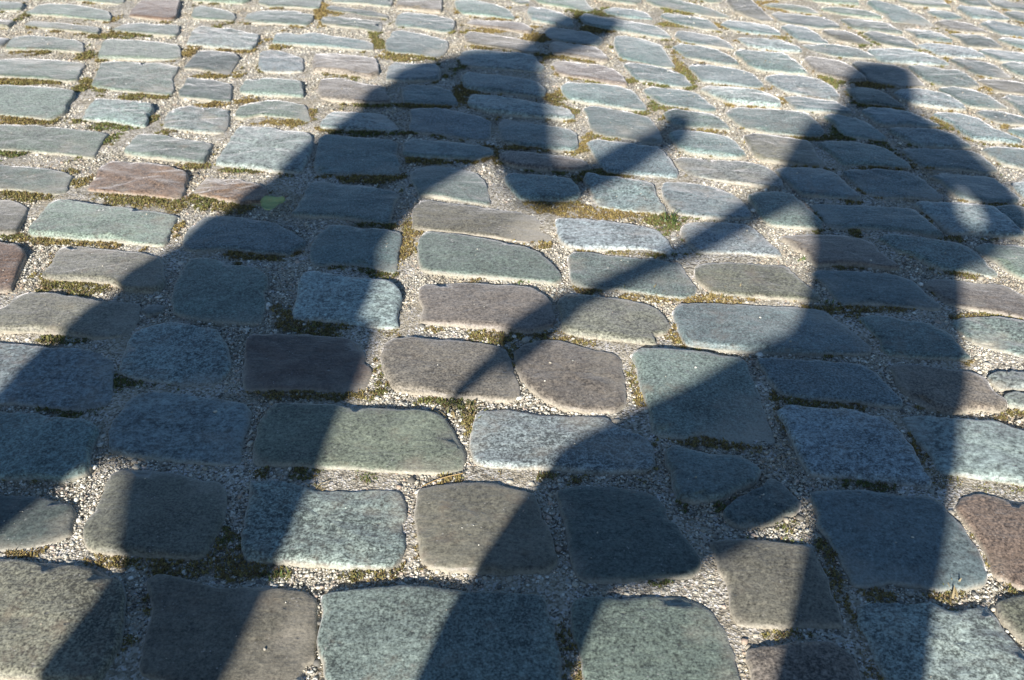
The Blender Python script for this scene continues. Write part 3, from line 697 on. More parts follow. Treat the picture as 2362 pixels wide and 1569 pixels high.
ICO = []
_p = (1 + 5 ** 0.5) / 2
ICO_V = np.array([(-1, _p, 0), (1, _p, 0), (-1, -_p, 0), (1, -_p, 0), (0, -1, _p), (0, 1, _p), (0, -1, -_p), (0, 1, -_p),
                  (_p, 0, -1), (_p, 0, 1), (-_p, 0, -1), (-_p, 0, 1)]) / 1.9
ICO_F = np.array([(0, 11, 5), (0, 5, 1), (0, 1, 7), (0, 7, 10), (0, 10, 11), (1, 5, 9), (5, 11, 4), (11, 10, 2), (10, 7, 6),
                  (7, 1, 8), (3, 9, 4), (3, 4, 2), (3, 2, 6), (3, 6, 8), (3, 8, 9), (4, 9, 5), (2, 4, 11), (6, 2, 10), (8, 6, 7), (9, 8, 1)])
OCT_V = np.array([(1, 0, 0), (-1, 0, 0), (0, 1, 0), (0, -1, 0), (0, 0, 1), (0, 0, -1)], float)
OCT_F = np.array([(0, 2, 4), (2, 1, 4), (1, 3, 4), (3, 0, 4), (2, 0, 5), (1, 2, 5), (3, 1, 5), (0, 3, 5)])
TONES = np.array([(0.84, 0.84, 0.81), (0.68, 0.67, 0.63), (0.56, 0.53, 0.47), (0.42, 0.41, 0.38), (0.17, 0.17, 0.165), (0.54, 0.45, 0.40), (0.48, 0.50, 0.49)])
TONE_P = np.array([0.15, 0.20, 0.21, 0.17, 0.10, 0.09, 0.08])

def patch_noise(x, y, s, seed):
    r = np.random.default_rng(seed); z = np.zeros_like(x)
    for _ in range(10):
        th = r.uniform(0, 6.283); k = s * r.uniform(0.6, 1.6)
        z += np.sin((x * math.cos(th) + y * math.sin(th)) * k + r.uniform(0, 6.283))
    return z / 10 ** 0.5
def scatter_grit(x, y, size, PV, PF, sig=0.45, z0=None):
    n = len(x)
    s = size * np.exp(rng.normal(0, sig, n))
    jit = 1 + rng.uniform(-0.28, 0.28, (n, len(PV), 1))
    v = PV[None] * jit * rng.uniform(0.65, 1.25, (n, 1, 3))
    th = rng.uniform(0, 6.283, n); ph = rng.uniform(0, 6.283, n)
    c, sn = np.cos(ph)[:, None], np.sin(ph)[:, None]
    yy, zz = v[..., 1] * c - v[..., 2] * sn, v[..., 1] * sn + v[..., 2] * c
    c, sn = np.cos(th)[:, None], np.sin(th)[:, None]
    xx, yy = v[..., 0] * c - yy * sn, v[..., 0] * sn + yy * c
    zz = zz * 0.6
    out = np.stack([xx * s[:, None] + x[:, None], yy * s[:, None] + y[:, None], zz * s[:, None] + ((rng.uniform(-0.0008, 0.0005, n) + s * 0.02) if z0 is None else z0 + s * 0.35)[:, None]], -1)
    f = PF[None] + (np.arange(n) * len(PV))[:, None, None]
    t = TONES[rng.choice(len(TONES), n, p=TONE_P)] * rng.uniform(0.8, 1.15, (n, 1)) * np.array((1.08, 1.075, 0.96))
    dirt = np.clip(patch_noise(x, y, 13, 21) * 0.6 + patch_noise(x, y, 45, 22) * 0.5, 0, 1)[:, None]   # earthy patches
    t = t * (1 - dirt * np.array((0.24, 0.29, 0.36)))
    return out.reshape(-1, 3), f.reshape(-1, 3), np.repeat(t, len(PV), 0)

def joint_grit():
    parts = []
    x, y = frame_points(400000, 0.55, 1.75, 0.16)
    parts.append(scatter_grit(x, y, 0.00118, ICO_V, ICO_F))
    x, y = frame_points(9000, 0.62, 2.3, 0.08)
    parts.append(scatter_grit(x, y, 0.0025, ICO_V, ICO_F))
    p = np.array(TOPS)
    parts.append(scatter_grit(p[:, 0], p[:, 1], 0.0012, ICO_V, ICO_F, 0.35, p[:, 2]))
    x, y = frame_points(360000, 1.75, 3.9, 0.2)
    parts.append(scatter_grit(x, y, 0.0016, OCT_V, OCT_F))
    V, F, C, o = [], [], [], 0
    for v, f, c in parts:
        V.append(v); F.append(f + o); C.append(c); o += len(v)
    g = tri_mesh('gravel', np.concatenate(V), np.concatenate(F), M_GRIT, np.concatenate(C))
    tag(g, 'pale coarse grit and pebbles filling the joints between the setts', 'gravel', 'stuff')
joint_grit()

# ---------------------------------------------------------------- moss in the joints
MOSS = np.array([(-0.611,0.919,0.05,0.009,0.5),(-0.52,0.906,0.033,0.013,0.8),(-0.414,0.901,0.099,0.019,0.2),(-0.324,0.892,0.044,0.022,0.2),(-0.288,0.879,0.022,0.014,0.9),(-0.202,0.885,0.027,0.013,0.6),(-0.151,0.886,0.011,0.007,0.6),(0.065,0.762,0.013,0.043,0.4),(0.183,0.868,0.022,0.007,0.7),(0.08,0.726,0.01,0.008,0.5),(0.326,0.786,0.031,0.006,0.8),(0.403,0.908,0.01,0.037,0.4),(0.401,0.857,0.011,0.028,0.5),(0.408,0.778,0.009,0.044,0.3),(0.409,0.741,0.01,0.024,0.3),(0.461,0.845,0.042,0.01,0.3),(0.536,0.847,0.027,0.014,0.8),(0.615,0.856,0.021,0.007,0.6),(0.609,0.969,0.009,0.032,0.6),(0.607,0.931,0.01,0.031,0.6),(0.605,0.893,0.008,0.022,0.5),(-0.325,1.074,0.043,0.018,0.3),(-0.25,1.065,0.049,0.022,0.6),(-0.201,1.057,0.021,0.011,0.8),(-0.381,1.261,0.041,0.014,0.3),(-0.299,1.259,0.061,0.018,0.4),(-0.238,1.254,0.041,0.013,0.6),(-0.121,1.232,0.054,0.011,0.6),(-0.08,1.215,0.027,0.027,0.5),(-0.063,1.186,0.014,0.026,0.3),(-0.219,1.332,0.01,0.03,0.7),(-0.206,1.279,0.014,0.023,0.7),(0.195,1.279,0.014,0.046,0.4),(0.201,1.24,0.01,0.022,0.3),(0.268,1.148,0.038,0.012,0.1),(0.305,1.14,0.057,0.014,0.1),(0.333,1.121,0.038,0.014,0.2),(0.072,1.054,0.036,0.014,0.6),(0.048,1.069,0.018,0.011,0.7),(-0.72,1.223,0.06,0.011,0.5),(-0.629,1.21,0.023,0.009,0.5),(-0.655,1.054,0.018,0.005,0.7),(0.405,1.197,0.008,0.053,0.3),(0.463,1.24,0.047,0.012,0.6),(0.519,1.225,0.027,0.009,0.4),(0.595,1.15,0.01,0.04,0.3),(0.594,1.092,0.01,0.047,0.3),(0.644,1.218,0.04,0.009,0.6),(0.763,1.202,0.03,0.021,0.8),(0.459,1.051,0.042,0.011,0.6),(0.517,1.045,0.03,0.011,0.6),(0.683,1.038,0.042,0.012,0.6),(0.608,1.047,0.018,0.014,0.5),(-0.329,1.445,0.067,0.024,0.5),(-0.404,1.489,0.023,0.035,0.1),(-0.37,1.468,0.019,0.014,0.2),(-0.761,1.405,0.044,0.021,0.7),(-0.223,1.434,0.022,0.013,0.5),(-0.163,1.428,0.052,0.017,0.5),(-0.038,1.421,0.044,0.019,0.6),(0.109,1.401,0.058,0.014,0.6),(0.081,1.445,0.009,0.024,0.4),(-0.784,1.573,0.059,0.024,0.7),(-0.85,1.54,0.031,0.009,0.6),(-0.967,1.773,0.052,0.015,0.5),(-0.935,1.757,0.043,0.016,0.4),(-0.839,1.752,0.068,0.016,0.6),(-0.755,1.73,0.059,0.016,0.5),(-0.672,1.797,0.012,0.037,0.7),(-0.452,1.696,0.083,0.014,0.2),(-0.415,1.725,0.021,0.024,0.1),(-1.042,1.961,0.056,0.025,0.5),(-0.86,1.945,0.065,0.027,0.6),(-0.762,1.924,0.064,0.029,0.6),(-0.695,1.914,0.041,0.045,0.6),(-0.624,1.924,0.037,0.033,0.7),(-0.583,1.904,0.036,0.028,0.3),(-0.991,2.076,0.024,0.018,0.5),(-0.946,2.031,0.029,0.027,0.6),(-0.337,2.046,0.077,0.02,0.4),(-0.274,1.825,0.053,0.017,0.5),(-0.296,1.654,0.074,0.016,0.4),(-0.244,1.63,0.032,0.016,0.6),(-0.209,1.788,0.011,0.055,0.5),(-0.213,1.734,0.011,0.044,0.4),(0.18,1.883,0.072,0.024,0.4),(0.099,1.904,0.045,0.032,0.5),(0.063,1.904,0.036,0.024,0.3),(0.134,1.883,0.036,0.028,0.5),(0.249,1.858,0.071,0.025,0.3),(0.318,1.835,0.035,0.027,0.7),(0.21,1.716,0.076,0.014,0.3),(0.276,1.703,0.059,0.014,0.3),(0.142,1.573,0.047,0.017,0.2),(0.233,1.54,0.055,0.012,0.4),(0.357,1.533,0.062,0.015,0.3),(0.404,1.536,0.031,0.01,0.3),(0.273,1.43,0.015,0.029,0.4),(0.623,1.657,0.049,0.012,0.6),(0.564,1.57,0.009,0.038,0.6),(0.562,1.641,0.011,0.023,0.3),(0.874,1.761,0.077,0.013,0.5),(0.852,1.633,0.032,0.016,0.3),(0.597,1.504,0.092,0.011,0.3),(0.689,1.504,0.061,0.011,0.3),(0.771,1.475,0.045,0.011,0.4),(0.849,1.482,0.046,0.008,0.5),(0.768,1.555,0.011,0.038,0.3),(0.846,1.854,0.012,0.054,0.4),(0.642,1.874,0.013,0.049,0.5),(0.232,2.076,0.068,0.018,0.5),(0.211,2.053,0.077,0.02,0.5),(0.293,2.009,0.057,0.011,0.5),(0.052,2.314,0.084,0.016,0.2),(0.019,2.221,0.082,0.015,0.4),(-0.18,2.142,0.089,0.019,0.5),(-0.051,2.159,0.04,0.034,0.3),(0.104,2.031,0.048,0.018,0.4),(-0.314,2.487,0.112,0.015,0.4),(-0.202,2.487,0.067,0.015,0.5),(-0.139,2.581,0.021,0.081,0.6),(-0.088,2.398,0.065,0.014,0.4),(-0.337,2.3,0.095,0.019,0.4),(-0.447,2.333,0.032,0.017,0.3),(0.113,2.565,0.029,0.064,0.4),(0.141,2.427,0.027,0.041,0.4),(0.168,2.221,0.026,0.031,0.5),(0.179,2.327,0.017,0.044,0.4),(0.228,2.279,0.063,0.016,0.7),(0.206,2.581,0.081,0.016,0.4),(0.377,2.664,0.047,0.048,0.4),(0.422,2.471,0.067,0.021,0.5),(0.502,2.487,0.056,0.018,0.5),(0.475,2.733,0.022,0.089,0.5),(0.319,2.681,0.03,0.028,0.4),(0.065,3.044,0.053,0.042,0.5),(0.079,3.086,0.033,0.061,0.4),(0.255,3.13,0.067,0.044,0.4),(0.15,2.882,0.076,0.023,0.4),(0.273,2.843,0.075,0.023,0.5),(0.108,3.175,0.068,0.027,0.4),(0.308,3.292,0.084,0.024,0.5),(0.544,3.175,0.109,0.027,0.5),(0.601,3.023,0.105,0.025,0.4),(0.708,3.175,0.068,0.027,0.3),(0.758,2.788,0.037,0.018,0.4),(0.747,2.533,0.045,0.013,0.5),(0.65,2.502,0.056,0.015,0.5),(-1.206,3.065,0.093,0.026,0.4),(-1.187,3.13,0.081,0.018,0.5),(-1.419,2.901,0.076,0.023,0.5),(-1.501,3.175,0.055,0.027,0.5),(-1.235,2.882,0.031,0.039,0.4),(-0.945,2.929,0.026,0.056,0.4),(-0.805,2.929,0.077,0.02,0.4),(-0.838,2.705,0.072,0.014,0.4),(-1.158,2.63,0.029,0.047,0.6),(-1.347,2.664,0.094,0.017,0.6),(-1.273,2.654,0.071,0.017,0.6),(-1.147,2.383,0.108,0.017,0.6),(-0.992,2.341,0.064,0.022,0.5),(-0.956,2.247,0.017,0.052,0.5),(-0.98,2.273,0.021,0.037,0.6),(-0.902,2.398,0.017,0.029,0.5),(-0.783,2.487,0.056,0.015,0.4),(-0.981,2.549,0.068,0.016,0.5),(-1.172,2.184,0.05,0.02,0.6),(-1.027,2.147,0.04,0.019,0.5),(-0.724,2.111,0.039,0.014,0.6),(-0.605,2.088,0.058,0.012,0.6),(-0.712,2.517,0.056,0.012,0.4),(-0.603,2.369,0.086,0.014,0.5),(-0.508,2.412,0.013,0.041,0.5),(-0.696,2.961,0.051,0.02,0.5),(-0.403,2.981,0.021,0.041,0.5),(-0.277,2.862,0.063,0.031,0.5),(-0.143,3.316,0.042,0.024,0.4),(-0.412,3.065,0.021,0.06,0.4),(-0.135,3.108,0.08,0.018,0.5),(-0.04,2.961,0.103,0.016,0.5),(0.861,2.664,0.03,0.048,0.9),(0.911,2.471,0.028,0.06,0.5),(0.985,2.427,0.022,0.023,0.5),(0.913,2.111,0.059,0.012,0.4),(0.753,2.099,0.098,0.014,0.6),(0.718,2.273,0.062,0.011,0.3),(1.07,2.355,0.027,0.039,0.6),(0.951,2.456,0.044,0.024,0.2),(1.018,2.637,0.07,0.02,0.1),(0.955,2.664,0.024,0.034,0.2),(1.111,2.268,0.062,0.013,0.4),(-0.639,3.417,0.029,0.072,0.3),(-0.624,3.316,0.02,0.068,0.3),(-1.577,3.244,0.019,0.094,0.4),(-1.265,3.244,0.028,0.038,0.4)])      # x, y, half width, half depth (m), greenness
def moss():
    x, y = frame_points(760000, 0.55, 3.9, 0.25)
    score = patch_noise(x, y, 26, 3) * 0.5 + patch_noise(x, y, 70, 4) * 0.3 + patch_noise(x, y, 200, 5) * 0.22 - 0.62
    score += np.clip((y - 1.6) * 0.15, -0.1, 0.16)
    # joints that run across the street hold the moss: sett close ahead and behind
    run = (covered(x, y + 0.022) | covered(x, y + 0.012)) & ~(covered(x + 0.012, y) & covered(x - 0.012, y))
    score += np.where(run, 0.14, -0.25)
    green = patch_noise(x, y, 11, 8) * 0.5
    for mx, my, a, b, g in MOSS:
        d = ((x - mx) / (a * 1.15)) ** 2 + ((y - my) / (b * 1.3)) ** 2
        m = d < 1.45
        score[m] += np.clip(1.3 - d[m] * 0.9, 0, 1.0)
        green[m] += (g - 0.5) * 1.6
    keep = score > rng.uniform(-0.05, 0.35, len(x))
    x, y, green = x[keep], y[keep], green[keep]
    lim = 95000
    if len(x) > lim:
        k = rng.choice(len(x), lim, replace=False)
        x, y, green = x[k], y[k], green[k]
    n = len(x)
    nb = 6
    far = np.clip((y - 0.7) / 2.6, 0, 1)
    base = np.stack([x, y, np.full(n, 0.001)], 1)
    V, C = [], []
    gold = np.array((0.285, 0.225, 0.080)); brown = np.array((0.16, 0.11, 0.055)); grn = np.array((0.125, 0.160, 0.045))
    for b in range(nb):
        az = rng.uniform(0, 6.283, n); lean = rng.uniform(0.35, 1.4, n)
        ln = rng.uniform(0.0018, 0.0046, n) * (1 + 0.45 * far); wd = rng.uniform(0.0006, 0.0012, n) * (1 + 0.9 * far)
        d = np.stack([np.cos(az) * np.sin(lean), np.sin(az) * np.sin(lean), np.cos(lean)], 1)
        s = np.stack([-np.sin(az), np.cos(az), np.zeros(n)], 1)
        p = base + np.stack([rng.normal(0, 0.0016, n), rng.normal(0, 0.0016, n), np.zeros(n)], 1)
        V.append(np.stack([p - s * wd[:, None], p + s * wd[:, None], p + d * (ln * 0.55)[:, None] + s * (wd * 1.1)[:, None], p + d * ln[:, None]], 1))
        g = np.clip(0.36 + green + rng.normal(0, 0.22, n), 0, 1)[:, None]
        bw = (rng.uniform(0, 1, n) < 0.24)[:, None]
        c = np.where(bw, brown, gold * (1 - g) + grn * g) * rng.uniform(0.65, 1.35, (n, 1))
        C.append(np.repeat(c[:, None], 4, 1))
    V = np.stack(V, 1).reshape(-1, 3); C = np.stack(C, 1).reshape(-1, 3)
    k = np.arange(n * nb)[:, None] * 4
    F = np.concatenate([k + np.array((0, 1, 2)), k + np.array((0, 2, 3))])
    o = tri_mesh('moss', V, F, M_MOSS, C)
    tag(o, 'golden green moss cushions growing in the joints of the paving', 'moss', 'stuff')
moss()

# ---------------------------------------------------------------- weeds, leaf, twig
def blade_cluster(name, x, y, n, length, spread, cols, seed, label, cat='grass', wid=0.0016):
    r = random.Random(seed)
    V, F, C = [], [], []
    for _ in range(n):
        az = r.uniform(0, 6.283); ln = length * r.uniform(0.5, 1.1); lean = r.uniform(0.15, 1.15)
        bx, by = r.gauss(0, spread), r.gauss(0, spread)
        c = r.choice(cols); o = len(V)
        for k in range(5):
            t = k / 4
            a = lean * (0.5 + 0.8 * t)
            px = bx + math.cos(az) * ln * t * math.sin(a); py = by + math.sin(az) * ln * t * math.sin(a); pz = ln * t * math.cos(a) * 0.9
            w = wid * (1 - t ** 2 * 0.95)
            V += [(px - math.sin(az) * w, py + math.cos(az) * w, pz), (px + math.sin(az) * w, py - math.cos(az) * w, pz)]
            C += [c, c]
            if k:
                i = o + 2 * k
                F += [(i - 2, i - 1, i + 1), (i - 2, i + 1, i)]
    g = tri_mesh(name, np.array(V), np.array(F), M_BLADE, np.array(C))
    g.location = (x, y, 0)
    return tag(g, label, cat)
GREENS = [(0.085, 0.14, 0.035), (0.12, 0.18, 0.05), (0.20, 0.20, 0.07), (0.06, 0.10, 0.03)]
STRAW = [(0.33, 0.27, 0.14), (0.26, 0.21, 0.10), (0.16, 0.17, 0.06), (0.40, 0.34, 0.2)]
for args in [(0.323, 1.841, 26, 0.034, 0.01, 1, 3, 'largest green grass tuft, in the sunlit joint between the two shadows'), (0.859, 2.678, 22, 0.016, 0.01, 1, 4, 'bright green sprout left of the head shadow at top right'), (0.56, 1.525, 10, 0.012, 0.006, 1, 5, 'tiny green shoot at the left edge of the right shadow'), (0.249, 1.548, 26, 0.02, 0.016, 0, 6, 'straw coloured dry grass below the sett crossed by the arm shadow'), (-0.077, 1.207, 50, 0.02, 0.016, 0, 7, 'dry grass clump beside the right end of the long olive sett'), (-0.605, 2.088, 10, 0.014, 0.006, 1, 8, 'small green sprout under the large pale sett at upper left'), (0.372, 1.555, 22, 0.016, 0.016, 0, 9, 'pale dry grass in front of the broad brown grey sett'), (0.015, 1.593, 14, 0.01, 0.008, 1, 10, 'small green weed above the pinkish sett in the middle'), (0.551, 1.682, 10, 0.01, 0.006, 1, 11, 'little weed in the pale gravel left of the right shadow'), (-0.265, 1.038, 14, 0.02, 0.01, 0, 12, 'dry grass blades above the pale flecked sett at bottom left'), (0.54, 0.849, 16, 0.018, 0.012, 0, 13, 'mossy grass blades in the lit joint at lower right'), (-0.288, 0.877, 16, 0.01, 0.008, 1, 14, 'fresh green weed at the shadow edge in the bottom joint')]:
    x, y, n, ln, sp, kind, seed, label = args
    blade_cluster('grass_tuft', x, y, n, ln, sp, GREENS if kind else STRAW, seed, label)

def leaf(x, y, rz, size):
    nu, nv = 14, 9
    V, F, C = [], [], []
    r = random.Random(3)
    for i in range(nu + 1):
        u = i / nu
        w = 0.40 * math.sin(math.pi * min(1, u * 0.97 + 0.03)) ** 0.62 * (1 - 0.18 * u) + 0.05 * math.sin(u * 9)
        if u > 0.55:
            w *= 1 - 0.42 * math.sin((u - 0.55) / 0.45 * math.pi)
        for j in range(nv + 1):
            v = j / nv * 2 - 1
            px = u - 0.5; py = v * w
            pz = 0.16 * abs(v) ** 1.5 * (0.6 + 0.4 * u) + 0.20 * (u - 0.5) ** 2 + 0.03 * math.sin(8 * v + 5 * u)
            V.append((px * size, py * size, pz * size + 0.003))
            k = 0.55 if abs(v) < 0.10 else 1.0
            C.append((0.36 * r.uniform(0.9, 1.1) / k ** 0.3, 0.47 / k ** 0.3, 0.22))
    for i in range(nu):
        for j in range(nv):
            a = i * (nv + 1) + j
            F += [(a, a + nv + 1, a + nv + 2), (a, a + nv + 2, a + 1)]
    o = tri_mesh('fallen_leaf', np.array(V), np.array(F), M_BLADE, np.array(C), smooth=True)
    so = o.modifiers.new('thickness', 'SOLIDIFY'); so.thickness = 0.0004
    o.location = (x, y, 0.019); o.rotation_euler = (0.55, -0.10, rz)
    tag(o, 'small curled green leaf lying in the shaded joint beside a sett', 'leaf')
    st = []
    for k in range(7):
        t = k / 6
        st.append(Vector((-0.5 * size - 0.016 * t, 0.004 * t * t, 0.004 + 0.006 * t)))
    tube('leaf_stalk', st, 0.0007, M_BLADE, (0.2, 0.24, 0.09), o)

def tube(name, pts, rad, mat, col, parent=None, n=6):
    V, F = [], []
    for k, p in enumerate(pts):
        d = (pts[min(k + 1, len(pts) - 1)] - pts[max(k - 1, 0)]).normalized()
        a = d.cross(Vector((0, 0, 1)))
        a = a.normalized() if a.length > 1e-4 else Vector((1, 0, 0))
        b = d.cross(a)
        for i in range(n):
            th = 6.2832 * i / n
            V.append(tuple(p + (a * math.cos(th) + b * math.sin(th)) * rad))
    for k in range(len(pts) - 1):
        for i in range(n):
            j = (i + 1) % n
            a, b, c, d = k * n + i, k * n + j, (k + 1) * n + j, (k + 1) * n + i
            F += [(a, b, c), (a, c, d)]
    return tri_mesh(name, np.array(V), np.array(F), mat, np.tile(np.array(col), (len(V), 1)), parent, True)
leaf(*(-0.493, 1.883, 0.22, 0.05))
tw = tube('dry_grass_stem', [Vector(((-0.124, 1.04)[0] + ((-0.069, 1.066)[0] - (-0.124, 1.04)[0]) * t, (-0.124, 1.04)[1] + ((-0.069, 1.066)[1] - (-0.124, 1.04)[1]) * t + 0.003 * math.sin(4 * t), 0.0045 + 0.003 * t)) for t in np.linspace(0, 1, 9)],
          0.0008, M_BLADE, (0.42, 0.30, 0.13))
tag(tw, 'thin straw coloured grass stem lying below the long olive sett', 'stem')

# ---------------------------------------------------------------- the two people whose shadows fall on the street
SKIN = cloth_material('skin', (0.42, 0.27, 0.19), 90, 0.55)
def at(p, al, zoff):
    """across, rise in the figure's upright plane -> world, with al = distance along the shadow heading"""
    return Wv * p[0] + U * al + Vector((0, 0, p[1] + zoff))

def loft(sections, al, zoff, ratio, n=20, als=None, cap=True):
    """elliptical rings between (left, right) silhouette pairs"""
    V, F = [], []
    for k, (a, b) in enumerate(sections):
        aa = al + (als[k] if als else 0.0)
        A, B = at(a, aa, zoff), at(b, aa, zoff)
        c, h = (A + B) / 2, (B - A) / 2
        d = U * h.length * (ratio[k] if isinstance(ratio, (list, tuple)) else ratio)
        for i in range(n):
            th = 6.28318 * i / n
            V.append(tuple(c + h * math.cos(th) + d * math.sin(th)))
    m = len(sections)
    for k in range(m - 1):
        for i in range(n):
            j = (i + 1) % n
            F.append((k * n + i, k * n + j, (k + 1) * n + j, (k + 1) * n + i))
    if cap:
        F.append(tuple(range(n))[::-1])
        F.append(tuple((m - 1) * n + i for i in range(n)))
    return V, F

def rope(pts, rad, n=10):
    V, F = [], []
    for k, p in enumerate(pts):
        d = (pts[min(k + 1, len(pts) - 1)] - pts[max(k - 1, 0)]).normalized()
        a = d.orthogonal().normalized(); b = d.cross(a)
        r = rad[k] if isinstance(rad, (list, tuple)) else rad
        for i in range(n):
            th = 6.28318 * i / n
            V.append(tuple(p + (a * math.cos(th) + b * math.sin(th)) * r))
    for k in range(len(pts) - 1):
        for i in range(n):
            j = (i + 1) % n
            F.append((k * n + i, k * n + j, (k + 1) * n + j, (k + 1) * n + i))
    F.append(tuple(range(n))[::-1]); F.append(tuple((len(pts) - 1) * n + i for i in range(n)))
    return V, F

def ball(c, r, n=14):
    V, F = [], []
    for k in range(n + 1):
        ph = math.pi * k / n
        for i in range(n):
            th = 6.28318 * i / n
            V.append((c[0] + r[0] * math.sin(ph) * math.cos(th), c[1] + r[1] * math.sin(ph) * math.sin(th), c[2] + r[2] * math.cos(ph)))
    for k in range(n):
        for i in range(n):
            j = (i + 1) % n
            F.append((k * n + i, (k + 1) * n + i, (k + 1) * n + j, k * n + j))
    return V, F

def settle(o, root):
    """parent without moving: the mesh is in world metres"""
    if o.name not in COL.objects:
        COL.objects.link(o)
    o.data.transform(root.matrix_world.inverted())
    o.parent = root
    return o

def fused(name, pieces, mat, parent, voxel=0.012, smooth=6):
    """overlapping volumes welded into one continuous skin"""
    V, F = [], []
    for v, f in pieces:
        o = len(V); V += list(v); F += [tuple(i + o for i in ff) for ff in f]
    tmp = mesh_obj(name + '_raw', V, F, None)
    import bmesh
    bm = bmesh.new(); bm.from_mesh(tmp.data); bmesh.ops.recalc_face_normals(bm, faces=bm.faces); bm.to_mesh(tmp.data); bm.free()
    r = tmp.modifiers.new('weld', 'REMESH'); r.mode = 'VOXEL'; r.voxel_size = voxel; r.use_smooth_shade = True
    s = tmp.modifiers.new('soften', 'SMOOTH'); s.iterations = smooth; s.factor = 0.5
    dg = bpy.context.evaluated_depsgraph_get()
    me = bpy.data.meshes.new_from_object(tmp.evaluated_get(dg))
    me.name = name
    old = tmp.data
    bpy.data.objects.remove(tmp); bpy.data.meshes.remove(old)
    me.materials.clear(); me.materials.append(mat)
    o = bpy.data.objects.new(name, me)
    return settle(o, parent)

def hand(wrist, tip_dir, palm_side, length, curl):
    """palm, four unequal fingers and a thumb; returns pieces"""
    d = tip_dir.normalized(); s = (palm_side - d * palm_side.dot(d)).normalized(); nrm = d.cross(s)
    out = []
    palm = length * 0.52
    fat = 1.35 if curl > 0.5 else 1.15
    out.append(rope([wrist - d * 0.02, wrist + d * palm * 0.35, wrist + d * palm * 0.8, wrist + d * palm], [0.026 * fat, 0.033 * fat, 0.034 * fat, 0.026 * fat]))
    for k, (off, fl) in enumerate(((-0.027, 0.42), (-0.009, 0.48), (0.009, 0.45), (0.026, 0.36))):
        p = wrist + d * palm * 0.85 + s * off
        q = [p]
        ang = 0.0
        for seg in (0.45, 0.33, 0.22):
            ang += curl
            p = p + (d * math.cos(ang) + nrm * math.sin(ang)) * length * fl * seg * 1.1
            q.append(p)
        out.append(rope(q, [0.0098 * fat, 0.009 * fat, 0.008 * fat, 0.0065 * fat], 8))
    b = wrist + d * palm * 0.25 - s * 0.03
    t1 = b + (d * 0.6 - s * 0.7 + nrm * 0.25).normalized() * length * 0.22
    t2 = t1 + (d * 0.9 - s * 0.1 + nrm * (0.2 + curl)).normalized() * length * 0.2
    out.append(rope([b + s * 0.012, t1, t2], [0.014, 0.011, 0.008], 8))
    return out

def shoe(heel, toe, al, parent):
    c = []
    for t, hw, hh in ((0.0, 0.034, 0.075), (0.25, 0.040, 0.10), (0.5, 0.045, 0.075), (0.8, 0.048, 0.05), (1.0, 0.030, 0.03)):
        p = heel.lerp(toe, t)
        side = (toe - heel).normalized().cross(Vector((0, 0, 1)))
        ring = []
        for i in range(14):
            th = 6.28318 * i / 14
            ring.append(tuple(p + side * hw * math.cos(th) + Vector((0, 0, hh / 2 + hh / 2 * math.sin(th)))))
        c.append(ring)
    V = [v for r in c for v in r]; F = []
    for k in range(4):
        for i in range(14):
            j = (i + 1) % 14
            F.append((k * 14 + i, k * 14 + j, (k + 1) * 14 + j, (k + 1) * 14 + i))
    F += [tuple(range(14))[::-1], tuple(56 + i for i in range(14))]
    return V, F

